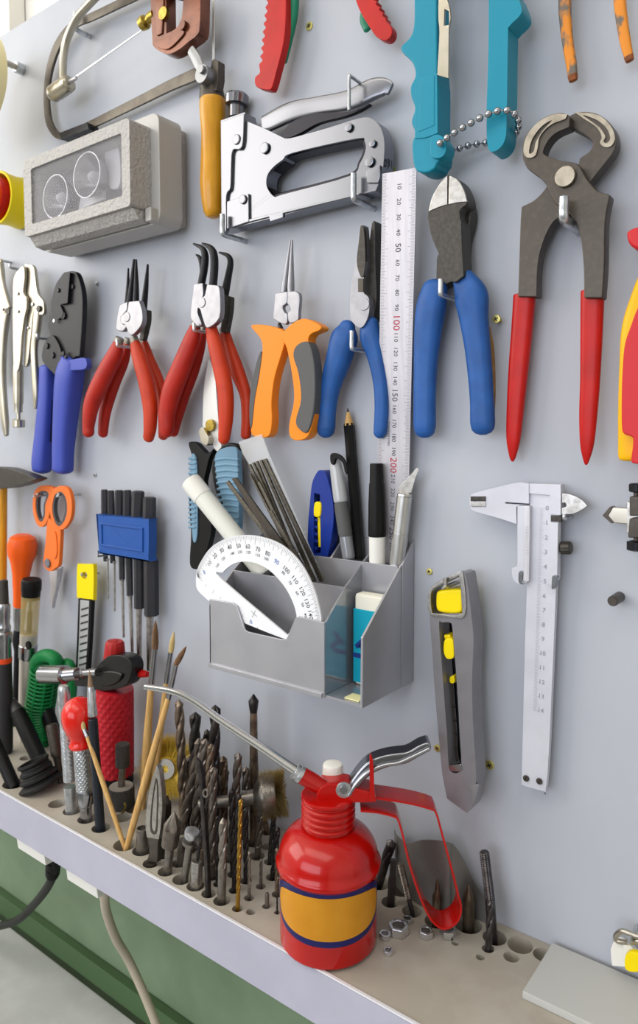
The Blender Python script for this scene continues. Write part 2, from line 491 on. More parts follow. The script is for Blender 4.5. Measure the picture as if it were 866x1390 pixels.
# ------------------------------------------------------------------ rack of drilled holes along the panel's foot
# everything that stands in the rack: foot (x, y) in the photograph; hole radius
cJx = lambda x, y: (140 + x * 260 / 866, 900 + y * 260 / 866)
cIx = lambda x, y: (x * 240 / 866, 860 + y * 240 / 866)
cLx = lambda x, y: (340 + x * 360 / 866, 980 + y * 360 / 866)
cNx = lambda x, y: (560 + x * 306 / 866, 1080 + y * 306 / 866)
FEET = {}
HOLES = []
def foot(key, xy, r):
    q = Pz(xy[0], xy[1], SHZ); FEET[key] = q; HOLES.append([q, r / 1000])
    return q
foot('knurled scriber', cIx(352, 868), 8); foot('ball punch', cIx(425, 908), 8.2); foot('scribe', cIx(495, 952), 8)
foot('front brush', cIx(612, 1034), 9.5)
foot('tube', cIx(697, 1062), 8.5)
foot('spear', cJx(217, 905), 8.5); foot('knurled pin', cJx(272, 866), 6.5); foot('countersink', cJx(285, 942), 8); foot('flanged bolt', cJx(355, 978), 8)
foot('stub', cJx(417, 1008), 8.5); foot('square rod', cJx(478, 1042), 5.6); foot('large drill', cJx(536, 1074), 6.2); foot('gold drill', cJx(608, 1110), 4)
foot('pale drill', cJx(660, 1062), 3.8); foot('k', cJx(713, 1010), 3.8); foot('l', cJx(755, 898), 5); foot('m', cJx(697, 873), 6)
foot('n', cJx(766, 968), 5); foot('n2', cJx(786, 1045), 4); foot('tiny', cJx(787, 1128), 2.2); foot('o', cJx(646, 985), 4.5); foot('o2', cJx(592, 1028), 4)
foot('p5', cJx(590, 955), 5); foot('pin', cJx(343, 905), 6.5); foot('v', cJx(682, 812), 7); foot('short rod', cJx(738, 1100), 3); foot('mid', cJx(490, 965), 5.5)
foot('mid2', cJx(518, 1000), 3.5)
foot('w', cJx(578, 885), 6)
for i, (x, y, r) in enumerate(((366, 712, 5.5), (405, 760, 6), (452, 835, 6), (500, 855, 6.5), (545, 800, 6.5), (395, 850, 5.5), (445, 905, 4.5), (640, 830, 5), (500, 760, 6), (400, 690, 5), (450, 720, 5), (590, 790, 5), (855, 760, 4.5), (740, 765, 5), (742, 830, 5))):
    foot('b%d' % i, cJx(x, y), r)
foot('leaning', cJx(350, 768), 6.2)
foot('tap lean', cLx(420, 528), 8); foot('tap dark', cLx(456, 588), 6.5); foot('tap thread', cLx(527, 618), 7); foot('tap point', cLx(597, 572), 7); foot('tap stub', cLx(606, 650), 8)
foot('punch stub', cLx(711, 662), 9.5); foot('tall tap', cNx(315, 545), 8); foot('front twist', cNx(290, 588), 6)
foot('left stick', cIx(70, 735), 11); foot('black stick', cIx(215, 650), 9)
for q, r in (((77.6, 1091), 8), (cIx(598, 902), 8), ((706, 1283), 11), ((737, 1296), 8), ((694, 1299), 6), (cLx(690, 690), 5), (cLx(668, 722), 2.5), ((652, 1299), 3),
             (cIx(125, 610), 6), (cJx(722, 1085), 3), (cJx(668, 1125), 3.5), (cLx(490, 550), 9), (cIx(655, 860), 7), (cJx(560, 1190), 5), (cJx(700, 1240), 5), ((330, 1275), 5)):
    HOLES.append([Pz(q[0], q[1], SHZ), r / 1000])
RX0, RX1, RD = -1.0, -0.07, 0.1105
ok = []
for c, r in HOLES:
    r = min(r, -c.y - 0.003, RD - 0.0035 + c.y)
    for c2, r2 in ok:
        r = min(r, (c - c2).length - r2 - 0.0006)
    if r > 0.0014: ok.append((c, r))
HOLE_OK = ok
rack = Thing('drilled_rack', 'grey metal rack ledge drilled with holes along the foot of the panel', 'tool rack', ((RX0 + RX1) / 2, 0, SHZ - 0.036))
top = [Vector((RX0, -0.0004, SHZ)), Vector((RX0, -RD, SHZ)), Vector((RX1, -RD, SHZ)), Vector((RX1, -0.0004, SHZ))]
hl = [[c + Vector((math.cos(2 * math.pi * k / 20), math.sin(2 * math.pi * k / 20), 0)) * r for k in range(20)] for c, r in ok]
rack.part('top', slab([top] + hl, (0, 0, 1), 0.024, 0), M_racktop)
rack.part('underside', box(((RX0 + RX1) / 2, -RD / 2, SHZ - 0.0301), RX1 - RX0, RD - 0.001, 0.0118, 0), M_hole)  # dark colour put in for the shade down inside the holes
rack.part('front_edge', box(((RX0 + RX1) / 2, -RD - 0.0009, SHZ + 0.0006), RX1 - RX0, 0.0022, 0.0012, 0.0003), mat('bare_edge', '#e4e4ea', .35, .2))
rack.part('front_panel', box(((RX0 + RX1) / 2, -RD - 0.0008, SHZ - 0.0187), RX1 - RX0, 0.0015, 0.0362, 0.0006), M_rackfront)
# ------------------------------------------------------------------ top of the panel: saws, clamp, lamp box, stapler, riveter
def bottom(f, x, y, d): return pt(f, x, y, d)

# fret saw with a flat frame and a yellow wooden handle
T = Thing('fret_saw', 'large fret saw with flat steel frame and yellow wooden handle above the lamp box', 'saw', P(288, 295, 0.012))
T.part('frame', grip(cR('735,-168,44 560,-80,42 390,2,40 230,78,38 140,118,36 75,195,34 35,295,32 16,400,28 14,500,28 28,585,32 72,640,34 140,622,36 240,578,38 450,475,44 600,400,50 728,345,58'), 0.010, 0.28, 12, 5, 7, cap=0.1), mat('blued_bar', '#544e47', 0.36, 0.7, '#655f56', vscale=80, rvar=0.1))
T.part('frame_sleeve', plate(cR('68,625! 200,574! 210,606! 78,656!'), 0.018, 0.013, n=1), M_black)
T.part('clamp_block', plate(cR('788,285! 800,276 818,285! 818,365! 808,425! 752,425! 765,375 778,330'), 0.020, 0.008), M_worn)
wn = join(grip(cR('690,235,44 712,270,50 735,320,44'), 0.027, 0.4, 12, 5, 2.4), dot(cR, 738, 345, 42, 0.019, 0.010), dot(cR, 733, 322, 20, 0.029, 0.003))
T.part('wing_nut', wn, mat('dull_zinc', '#8f9092', .35, .7))
T.part('ferrule', rod(at(cR, 786, 412), at(cR, 790, 472), 0.014, [(0, 14.5), (0.05, 16), (0.8, 17.5), (1, 17)], 24), M_worn)
T.part('handle', rod((288.3, 135), (289.5, 296), 0.014, [(0, 17), (.04, 18), (.12, 17.5), (.3, 15.5), (.5, 16.5), (.7, 18), (.85, 16), (.95, 13), (.985, 10), (1, 5)], 28), M_ywood)
T.part('blade', plate(cX('288,-46! 291,-46! 291,84! 288,84!'), 0.012, 0.0006, n=1, bev=0), mat('white_blade_wire', '#d9d9d6', .45))
hookg(cR, 176, 152, .010, .0125, 0.0024, .016)

# coping saw with a round tube frame
T = Thing('coping_saw', 'coping saw with round chromed tube frame and thin blade hung over the fret saw', 'saw', P(80, 130, 0.024))
T.part('frame', grip(cR('88,385,38 90,280,38 105,190,42 150,92,44 215,15,44 280,-45,44 400,-130,44'), 0.026, 1.0, 16, 6, 2, cap=.3), M_nickel)
T.part('blade_pin', rod(at(cR, 30, 450), at(cR, 122, 388), 0.026, [(0, 4), (.06, 9), (.16, 11.5), (.22, 10.5), (.3, 11.8), (.62, 12), (.7, 11), (.8, 12), (.95, 11), (1, 8)], 22), M_nickel)
T.part('blade', join(plate(cR('120,385! 456,146! 460,137! 118,376!'), 0.026, 0.0007, n=1, bev=0), rod(at(cR, 120, 384), at(cR, 152, 366), 0.026, [(0, 3), (1, 2.6)], 10)), M_satin)
T.part('thumb_nut', rod(at(cR, 455, 118), at(cR, 520, 70), 0.027, [(0, 4), (.05, 8.5), (.25, 9.5), (.35, 9), (.42, 5), (.6, 5.5), (.65, 7.5), (1, 7)], 20), M_brass)

# copper coloured G clamp
M_cop = mat('copper_paint', '#774630', 0.3, 0.5, '#5c3322', vscale=60, rvar=0.08, coat=0.3)
T = Thing('g_clamp', 'copper coloured G clamp hanging at the top beside the saw blade', 'clamp', P(240, 72, 0.03))
T.part('frame', plate(cA('590,-40! 592,60 597,150 604,185 655,211 700,194 740,162 768,140 782,106 786,-40!'), 0.030, 0.011, [cA('650,-40! 652,132! 688,112 712,70 720,-40!')], bev=0.0016, seg=3), M_cop)
T.part('rib', join(plate(cA('606,-40! 640,-40! 640,20 634,130! 612,140!'), 0.0315, 0.004, bev=0.001), plate(cA('604,162 640,150 700,118 720,130 660,190 615,182'), 0.0315, 0.004, bev=0.001)), M_cop)
T.part('boss', dot(cA, 636, 50, 25, 0.0305, 0.004), M_brass); T.part('boss', dot(cA, 712, 96, 18, 0.030, 0.003), M_cop)
hook([(262, -6, 0), (250, -14, 30), (246, -30, 36)], 0.002)

# cream roll on a peg
pg = P(31, 95, 0); pg.y = 0.004
T2 = Thing('tape_roll', 'cream roll of tape hung on the long peg in the upper corner of the panel', 'tape roll', Vector((P(-24, 120, .07).x, -0.07, P(-24, 150, .07).z)))
c = P(-48, 104, 0.074)
def ring_y(c, ro, ri, y0, y1, seg=48):
    L = [[Vector((c.x + math.cos(2 * math.pi * k / seg) * r, -y1, c.z + math.sin(2 * math.pi * k / seg) * r)) for k in range(seg)] for r in (ro, ri)]
    return slab(L, (0, -1, 0), y1 - y0, 0.001)
c0 = Vector((pg.x, 0, pg.z))
T2.part('tape', ring_y(c, 0.050, 0.030, 0.056, 0.076), mat('cream_tape', '#f3e6b4', 0.5))
T2.part('core', ring_y(c, 0.0298, 0.026, 0.055, 0.077), mat('card', '#b49b72', 0.8))
T2.part('core_web', ring_y(c, 0.0262, 0.004, 0.062, 0.066), mat('card', '#b49b72', 0.8))
o = panel.part('peg', wire([pg, Vector((pg.x, -0.0545, pg.z))], 0.0032, 12, smooth=False), M_nickel)
panel.part('peg_nut', lathe(Vector((pg.x, 0, pg.z)), Vector((pg.x, -0.009, pg.z)), [(0, .0062), (.9, .0062), (1, .0055)], 6), M_zinc, o)

# yellow spool with a red core
T = Thing('plastic_spool', 'yellow spool with a red core on the panel beside the grey lamp box', 'spool', P(0, 305, 0.05))
cy = P(-3, 268, 0.030); R = 0.0285
def ylathe(c, prof, seg=40):
    return lathe((c.x, 0, c.z), (c.x, -0.1, c.z), [(d / 0.1, r) for d, r in prof], seg)
cc = Vector((cy.x, 0, cy.z))
T.part('spool', ylathe(cc, [(0.001, .004), (0.001, R * .9), (.003, R * .98), (.014, R * .93), (.024, R * .96), (.0285, R), (.0300, R * .99), (.0305, R * .95), (.03, R * .9), (.026, R * .88), (.012, R * .86), (.012, .004)]), M_yellow)
T.part('core', ylathe(cc, [(0.0125, .004), (0.0125, R * .8), (.032, R * .76), (.036, R * .7), (.036, .004)]), M_red)
T.part('hub', ylathe(cc, [(0.0362, .003), (0.0362, R * .55), (.050, R * .5), (.053, R * .4), (.053, .003)]), M_yellow)

# grey hammered lamp box with a window
M_ham = mat('hammered_grey', '#aeaba8', 0.42, 0.1, bump=1.0, bscale=330, bdist=0.0022)
M_hams = mat('smooth_grey_enamel', '#b0aeab', 0.4, 0.1, bump=0.05)
cZ = crop(20, 135, 225 / 866)
FD = 0.060
T = Thing('lamp_box', 'grey hammered metal lamp box with a clear window showing two round reflectors', 'lamp', P(130, 345, 0.02))
ofr = [P(*at(cZ, x, y), FD) for x, y in ((40, 322), (598, 92), (604, 555), (56, 720))]
xl, xr = (ofr[0].x + ofr[3].x) / 2, (ofr[1].x + ofr[2].x) / 2
zt, zb = (ofr[0].z + ofr[1].z) / 2, (ofr[2].z + ofr[3].z) / 2
win = [P(*at(cZ, x, y), FD) for x, y in ((78, 368), (556, 172), (560, 490), (96, 662))]
wx0, wx1, wz1, wz0 = (win[0].x + win[3].x) / 2, (win[1].x + win[2].x) / 2, (win[0].z + win[1].z) / 2, (win[2].z + win[3].z) / 2
def rectl(x0, x1, z0, z1, d, r=0.0):
    if r <= 0: return [Vector((x, -d, z)) for x, z in ((x0, z0), (x1, z0), (x1, z1), (x0, z1))]
    out = []
    for cx, cz, a0 in ((x0 + r, z0 + r, 180), (x1 - r, z0 + r, 270), (x1 - r, z1 - r, 0), (x0 + r, z1 - r, 90)):
        for k in range(5):
            a = math.radians(a0 + 22.5 * k); out.append(Vector((cx + r * math.cos(a), -d, cz + r * math.sin(a))))
    return out
T.part('front_frame', slab([rectl(xl, xr, zb, zt, FD, .004), rectl(wx0, wx1, wz0, wz1, FD, .002)], (0, -1, 0), 0.030, 0.0012), M_ham)
e = 0.0105
T.part('casing', slab([rectl(xl - .004, xr + e, zb - e, zt + e, 0.037, .009), rectl(xl + .003, xr - .001, zb + .001, zt - .001, 0.037, .003)], (0, -1, 0), 0.026, 0.002, 3), M_hams)
T.part('back_box', box(((xl + xr) / 2 - .002, -.0059, (zb + zt) / 2), xr - xl + .012, 0.0113, zt - zb + .012, .001), M_ham)
ml = [Vector((xl + .004, -d, zb - dz)) for d, dz in ((FD - .004, 0.0), (FD - .010, .008), (.040, .0098), (.040, 0.0))]
T.part('sloping_lip', slab([[Vector((xl + .002, v.y, v.z)) for v in ml]], (-1, 0, 0), xr - xl - .004, .0006), M_ham)
T.part('latch', box((xr + .004, -.040, zb - .004), .008, .010, .012, .0015), M_hams)
T.part('backing', box(((wx0 + wx1) / 2, -.0335, (wz0 + wz1) / 2), wx1 - wx0 + .012, .003, wz1 - wz0 + .012, 0), mat('lamp_inside', '#4c4a54', 0.45))
def reflector(x, z, r):
    A, B = Vector((x, -.036, z)), Vector((x, -.056, z))
    return lathe(A, B, [(0, .002), (.0, r * .35), (.35, r * .75), (.9, r), (1, r * 1.02), (1, r * .97), (.9, r * .93), (.4, r * .66), (.1, r * .3), (.1, .002)], 32)
hw, hh = wx1 - wx0, wz1 - wz0
for fx, fz in ((.24, .40), (.60, .58)):
    o = T.part('reflector', reflector(wx0 + hw * fx, wz0 + hh * fz, hh * .38), mat('dull_reflector', '#85858c', .25, .9))
    T.part('bulb', ball((wx0 + hw * fx, -.046, wz0 + hh * fz), .006, 14, 8, (1, 1.4, 1)), mat('clear_bulb', '#b9b9bd', .15, 0, alpha=.6), o)
T.part('side_plate', plate(cZ('470,265 515,240 545,270 548,440 500,465 480,380'), 0.042, 0.003), mat('pale_plate', '#c9c7cc', 0.4))
T.part('lower_plate', plate(cZ('345,500! 460,455! 465,520! 330,580!'), 0.044, 0.003, n=1), mat('pale_plate', '#c9c7cc', 0.4))
M_pane = mat('clear_pane', '#e9e6ee', 0.12, 0, alpha=0.10, spec=0.6)
T.part('window_pane', box(((wx0 + wx1) / 2, -.0575, (wz0 + wz1) / 2), hw + .002, .0012, hh + .002, 0), M_pane)

# chromed staple gun
T = Thing('staple_gun', 'chromed hand staple gun hung beneath the red and green handles', 'staple gun', P(310, 315, 0.015))
T.part('body', plate(cB('57,472! 150,440! 158,475! 230,505 308,543! 345,538 480,500 605,462 650,466 682,498 696,545 697,600 688,680 664,748! 60,905!'), 0.021, 0.013, [cB('238,735 238,690 262,655 300,625 340,598 590,542 620,555 624,590 602,640 560,690 300,762 268,772')], bev=0.0012, seg=3), M_staple)
T.part('grip_liner', plate(cB('224,745 224,690 250,648 300,612 340,586 592,530 634,548 636,595 612,650 566,702 300,776 262,786'), 0.018, 0.012, [cB('246,733 246,694 270,662 305,635 345,608 588,552 612,562 616,588 596,634 556,682 300,752 272,762')], bev=0.0004), mat('dark_liner', '#2f2d33', 0.35, 0.6))
T.part('nose_plate', plate(cB('58,476! 148,444! 140,572 104,588 98,640 94,735 78,768 78,900 60,903!'), 0.0235, 0.004, bev=0.0006), M_staple)
T.part('side_plate', plate(cB('80,790! 165,758! 166,868! 80,897!'), 0.023, 0.004), M_staple)
T.part('magazine_edge', plate(cB('110,884! 245,850 250,868 300,852 300,836 664,748! 662,742! 110,872!'), 0.0225, 0.003, n=1), M_staple)
T.part('side_tab', plate(cB('625,668! 680,645! 680,690 672,716! 628,716!'), 0.023, 0.004), M_staple)
for x, y, r in ((115, 545, 20), (225, 578, 22), (140, 780, 18), (555, 497, 17), (648, 560, 15), (637, 632, 20)):
    T.part('rivet', dot(cB, x, y, r, 0.0215 if x > 150 else 0.023, 0.0018, bev=0.0009), M_staple)
T.part('lever', grip(cB('225,490,64 330,440,74 430,415,68 560,392,76 650,352,82 700,342,70 722,350,50'), 0.0125, 0.36, 16, 5, 4, cap=.5), M_staple)
T.part('lever_channel', plate(cB('300,528 330,482 420,445 560,436 640,405 600,432 540,456 440,482 370,520 320,540'), 0.0195, 0.004), mat('dark_liner', '#2f2d33', 0.35, 0.6))
T.part('tension_screw', join(rod(at(cB, 118, 460), at(cB, 119, 412), 0.011, [(0, 10), (1, 10)], 20), rod(at(cB, 119, 414), at(cB, 122, 367), 0.011, [(0, 13), (.08, 16), (.8, 16), (1, 13)], 30, star=lambda k: 1.0 if k % 2 else .94)), M_staple)
sx_ = P(*at(cB, 697, 610), .021)
T.part('printed_number', text('01', .008, (sx_.x + .0004, -.0145, sx_.z - .004), (0, 1, 0), (0, 0, 1), lift=.0006, bold=.03), M_ink)
hookg(cB, 596, 790, .021, .023, .0022, .018)
hookg(cB, 86, 925, .021, .0235, .0022, .016)
hookg(cB, 598, 322, .0125, .0225, .0012, -.024)

# red and green pliers at the top edge
T = Thing('wire_strippers', 'wire strippers with red outer grips and green inner handles at the top edge', 'pliers', P(365, 120, 0.01))
teeth = ' '.join('%g,%g' % (x, y) for i in range(9) for x, y in ((244 - i * 3.2, -20 + i * 32), (233 - i * 3.4, -4 + i * 32)))
T.part('handle', plate(cB('312,-30! 312,60 304,160 275,280 258,340 245,352 215,348 192,335 190,302 208,285 ' + ' '.join(reversed(teeth.split()))), 0.020, 0.007, bev=0.002, seg=3), M_red, label='red ribbed grip')
M_dgreen = mat('green_plastic', '#12785a', 0.35)
T.part('handle', grip(cB('340,-30,50 335,60,48 318,150,44 300,238,36'), 0.011, 0.6), M_dgreen, label='green inner handle')
teeth2 = ' '.join('%g,%g' % (x, y) for i in range(5) for x, y in ((640 + i * 13, -25 + i * 22), (656 + i * 12, -18 + i * 22)))
T.part('handle', plate(cB('572,-40! 600,40 645,115 668,145 702,158 724,140 726,108 705,82 ' + ' '.join(reversed(teeth2.split()))), 0.020, 0.007, bev=0.002, seg=3), M_red, label='red ribbed grip')
T.part('handle', grip(cB('660,-40,50 630,40,44 622,80,40 632,112,36'), 0.011, 0.6), M_dgreen, label='green inner handle')
T.part('handle_root', grip(cB('281,-25,62 300,-130,58 352,-250,52 425,-335,48'), 0.0165, 0.5, 14, 5, 3), M_red)
T.part('handle_root', grip(cB('618,-25,66 596,-130,60 530,-250,52 455,-335,48'), 0.0165, 0.5, 14, 5, 3), M_red)
T.part('jaw', plate(cB('398,-322! 482,-322! 506,-420 474,-570 442,-610 408,-570 376,-420'), 0.0185, 0.009, bev=.001), M_dark)
hookg(cB, 440, -255, .016, .0235, .0018, .008)

# teal hand riveter with a bead chain round its arms
T = Thing('hand_riveter', 'teal plastic hand riveter with finger bumps and a bead chain tying its arms', 'riveter', P(590, 235, 0.02))
T.part('handle', plate(cC('58,-30! 140,-30! 142,252 146,300 146,465 150,500 154,540 150,575 140,590 130,608 100,622 60,606 50,520 62,480 48,440 60,390 47,350 45,312 62,270 50,224 15,188 12,165 45,130 57,80'), 0.030, 0.018, bev=0.0026, seg=3), M_teal, label='arm with finger bumps')
T.part('storage_lid', plate(cC('76,286! 132,270! 132,452! 74,476!'), 0.0312, 0.003, n=1, bev=0.0006), M_teal)
T.part('storage_box', plate(cC('62,296! 100,272 142,262! 144,480! 100,496 60,500!'), 0.0308, 0.018, bev=0.0006), M_teal)
T.part('chain_lug', plate(cC('120,494 150,486 172,510 172,548 150,570 118,560'), 0.033, 0.012, bev=0.002), M_teal)
T.part('handle', plate(cC('328,-30! 425,-30! 446,28 438,58 402,95 397,130 393,400 386,505 350,545 324,528 320,400 326,200'), 0.029, 0.016, bev=0.003, seg=3), M_teal, label='smooth arm')
T.part('nozzle_wrench', plate(cC('150,-20 178,0 190,62 184,104 182,282! 142,270! 150,120 146,60'), 0.0335, 0.002, [cC('168,32! 184,40! 184,90! 166,92!')], bev=0.0005), M_nickel)
ch = G()
path = cr([(tuple(pt(cC, x, y, d)), False) for x, y, d in ((152, 516, .036), (205, 478, .036), (270, 440, .035), (330, 410, .034), (378, 398, .033), (415, 406, .03), (436, 440, .022), (428, 476, .014), (400, 500, .006), (310, 516, .006), (255, 525, .008), (205, 541, .012), (170, 545, .02))], 24, False)
acc = 1
for a, b in zip(path, path[1:]):
    acc += (b - a).length
    if acc > 0.0054: ch.add(ball(a, 0.0023, 10, 6)); acc = 0
ch.add(wire(path[::6], 0.0005, 5, smooth=False))
T.part('bead_chain', ch, M_chrome, kind='stuff')
T.part('head', plate(cC('57,-24! 142,-24! 146,-200 176,-330 150,-430! 62,-430! 54,-200'), 0.0298, 0.0178, bev=.0026, seg=3), M_teal)
T.part('lever_root', plate(cC('330,-24! 424,-24! 392,-150 292,-300 186,-372! 168,-300 270,-200 318,-110'), 0.0288, 0.0158, bev=.0026, seg=3), M_teal)
T.part('nose', rod(at(cC, 104, -428), at(cC, 104, -500), .021, [(0, 11), (.5, 11), (.55, 7), (1, 6)], 20), M_steel)
hookg(cC, 250, -120, .022, .0295, .002, .008)

# worn orange pliers at the top edge
M_rust = mat('worn_orange_paint', '#d8862a', 0.5, 0.1, '#6d655c', vscale=170, vlo=0.47, vhi=0.56, bump=0.2, stretch=(1, 1, .5))
M_rustd = mat('rusty_edge', '#9a5526', 0.6, 0, '#6d3d1e', vscale=200)
T = Thing('worn_pliers', 'old pliers whose orange paint has worn off the two curved handles', 'pliers', P(775, 112, 0.01))
T.part('handle', grip(cU('185,-60,118 185,100,116 195,250,112 215,420,106 245,600,102 262,740,88'), 0.012, 0.7, 16, 5, 3.2, cap=.4), M_rust)
T.part('handle', grip(cU('690,-60,118 705,100,116 725,250,112 755,420,106 790,560,86'), 0.012, 0.7, 16, 5, 3.2, cap=.4), M_rust)
T.part('tip', grip(cU('256,705,96 262,750,82'), 0.0125, 0.75, 16, 3, 3.2, cap=.4), M_rustd); T.part('tip', grip(cU('780,530,98 789,565,84'), 0.0125, 0.75, 16, 3, 3.2, cap=.4), M_rustd)
T.part('arm', grip(cU('185,-50,118 205,-300,114 330,-600,108 430,-760,96'), 0.0122, 0.66, 14, 5, 3.2), M_worn)
T.part('arm', grip(cU('690,-50,118 668,-300,114 560,-600,108 462,-760,96'), 0.0122, 0.66, 14, 5, 3.2), M_worn)
T.part('jaw', plate(cU('376,-730! 520,-730! 566,-900 500,-1200 446,-1220 392,-1200 330,-900'), 0.0165, 0.010, bev=.0012), M_worn)
hookg(cU, 446, -560, .0122, .0185, .002, .008)
# ------------------------------------------------------------------ middle of the panel: pliers and cutters
def collar(f, s, d, m=None):
    return grip(f(s), d, 0.8, 14, 2, 2.3, cap=.1)
M_collar = mat('worn_collar', '#8d8a80', 0.45, 0.6, '#77746b', vscale=200)
M_redl = mat('red_orange_dipped', '#c03610', 0.45, 0, '#b22e0c', vscale=60, bump=0.08, bscale=500)

# locking pliers
T = Thing('locking_pliers', 'nickel locking pliers with knurled adjusting screw beside the black crimper', 'pliers', pt(cS, 130, 1235, .006))
T.part('jaw_arm', plate(cS('168,105 195,95 232,112 245,190 262,300 300,355 304,440 262,448 240,420 226,470 212,610 190,790 165,815! 172,620 186,450 180,330 168,250'), 0.022, 0.004, bev=0.001), M_nickel)
T.part('side_plate', plate(cS('92,200 120,140 162,108 170,190 160,290 182,330 184,400 168,470 150,600 132,820 96,820 88,600 88,330'), 0.026, 0.0035, bev=0.001), M_nickel)
T.part('grip', grip(cS('268,425,62 256,550,56 240,690,48 246,850,48 252,1000,44 248,1095,28'), 0.020, 0.7, 14, 5, 3), M_nickel)
T.part('screw_tube', rod(at(cS, 128, 800), at(cS, 128, 1130), 0.022, [(0, 7.0), (.15, 7.4), (.8, 7.2), (.82, 6.2), (1, 6.0)], 18), M_nickel)
T.part('adjusting_knob', join(rod(at(cS, 128, 1125), at(cS, 130, 1185), 0.022, [(0, 3), (1, 3)], 12), rod(at(cS, 130, 1180), at(cS, 130, 1236), 0.022, [(0, 7.5), (.1, 9), (.9, 9), (1, 7.5)], 28, star=lambda k: 1 if k % 2 else .93)), M_nickel)
T.part('spring', knurl(pt(cS, 150, 600, .024), pt(cS, 138, 800, .024), 0.0016, 10, 60, 0.25, 0, 's'), M_dark)
T.part('jaw_screw', knurl(pt(cS, 150, 160, .020), pt(cS, 150, 290, .020), 0.0024, 12, 40, .15, 1, 's'), M_worn)
for x, y, r in ((120, 425, 12), (118, 300, 13), (193, 540, 9), (222, 375, 14)):
    T.part('rivet', dot(cS, x, y, r, 0.026 if x < 150 else .022, 0.0015), M_chrome)
T.part('pivot', dot(cS, 265, 405, 24, 0.022, 0.002), M_dark)
hookg(cS, 93, 122, .026, .027, .0015, .004)

T = Thing('locking_pliers', 'nickel locking pliers half cut off by the picture edge next to the other pair', 'pliers', pt(cS, 30, 1300, .006))
T.part('side_plate', plate(cS('-90,150 -20,60 8,90 22,250 45,380 30,450 0,700 -10,900 -80,900 -100,500'), 0.020, 0.004, bev=0.001), M_nickel)
T.part('jaw_arm', grip(cS('2,90,26 18,220,36 48,340,40 66,400,40'), 0.020, 0.8, 14, 5, 3), M_nickel)
T.part('grip', grip(cS('45,450,58 22,620,56 12,850,58 24,1050,54 36,1200,52 44,1285,34'), 0.020, 0.7, 14, 5, 3), M_nickel)
T.part('pivot', dot(cS, 52, 425, 26, 0.026, 0.002), M_dark)
T.part('rivet', dot(cS, 12, 410, 12, 0.020, 0.002), M_chrome)
hookg(cS, -40, 60, .02, .021, .0015, .004)

# crimping tool
M_crimp = mat('crimper_black', '#19191e', 0.42, 0.1, bump=0.06)
T = Thing('crimping_tool', 'black crimping tool with violet blue plastic handles', 'crimping tool', pt(cD, 200, 935, .004))
T.part('head', plate(cD('250,142! 284,138 304,156 322,228 322,330 312,472! 286,482 215,548! 165,490 170,430 195,392 188,350 200,300 200,258 217,190'), 0.022, 0.006, bev=0.0012), M_crimp)
T.part('jaw_cover', plate(cD('242,150! 274,144! 264,264! 236,270!'), 0.0255, 0.004), M_crimp)
T.part('frame_edge', plate(cD('200,300! 200,285! 235,270! 248,300! 244,318! 225,330!'), 0.0245, 0.003), M_crimp)
T.part('ratchet', plate(cD('170,432 195,392 215,400 240,460 225,530 215,545! 168,490'), 0.0248, 0.003), M_crimp)
for x, y, r in ((225, 213, 9), (281, 199, 10), (180, 431, 13), (203, 468, 13), (245, 462, 11), (236, 488, 10), (255, 475, 8)):
    T.part('bolt', dot(cD, x, y, r, 0.0248 if x < 270 and y > 300 else .022, 0.0016), M_black)
T.part('cam', dot(cD, 245, 312, 16, .022, .002), M_crimp); T.part('pin', dot(cD, 210, 333, 8, .0245, .0012), M_chrome)
T.part('handle', grip(cD('185,520,58 182,640,62 172,780,68 164,880,74 163,915,70'), 0.014, 0.75, 16, 5, 3, cap=.6), M_navy)
T.part('handle', grip(cD('285,495,92 272,560,104 258,700,92 248,830,80 246,915,76'), 0.017, 0.75, 16, 5, 3, cap=.6), M_navy)
T.part('handle_flare', plate(cD('215,546! 235,520 262,492 320,478 338,488 332,522 262,530 225,552'), 0.0255, 0.006, bev=0.002), M_navy)
T.part('slot_strip', plate(cD('203,645! 214,640! 208,808! 190,808!'), 0.013, 0.006, n=1), M_blackp)  # black strip put in for the dark slot between the handles
hookg(cD, 168, 402, .022, .0255, .0016, .004)

# circlip pliers: two straight, two bent
def circlip(label, d, left, right, lcol, rcol, jaws, tips, boss=None):
    T = Thing('circlip_pliers', label, 'pliers', P(left[-1][0][0], left[-1][0][1], d - .008))
    T.part('handle', grip(left, d, 0.75), lcol); T.part('handle', grip(right, d, 0.75), rcol)
    for q in (left, right):
        (x, y, w), (x2, y2, w2) = q[0][0], q[1][0]
        vx, vy = x - x2, y - y2; L = math.hypot(vx, vy)
        T.part('collar', grip([((x + vx / L * 9, y + vy / L * 9, w * .85), False), ((x, y, w * .9), False), ((x - vx / L * 2, y - vy / L * 2, w * .92), False)], d, 0.75, cap=.1), M_collar)
    for j in jaws: T.part('jaw', plate(j, d + .007, 0.0055, bev=0.001), M_jaw if d > .02 else M_dark)
    if boss: T.part('pivot', dot(*boss, d + .0065, 0.0012, bev=.0006), M_jaw)
    for t in tips: T.part('tip', grip(t, d, 1.0, 12, 6), M_black)
    return T
circlip('straight circlip pliers with red handles hanging behind its twin by the crimper', 0.012,
    cD('497,428,34 482,490,48 442,580,56 412,690,46 403,775,38'), cD('565,425,34 585,490,46 620,580,52 640,670,46 640,785,38'), M_redd, M_redl,
    [cD('552,292! 578,290! 576,340 560,410! 545,410! 550,350')], [cD('562,292,28 572,200,20 579,115,9'), cD('497,262,18 501,200,14 503,130,7')])
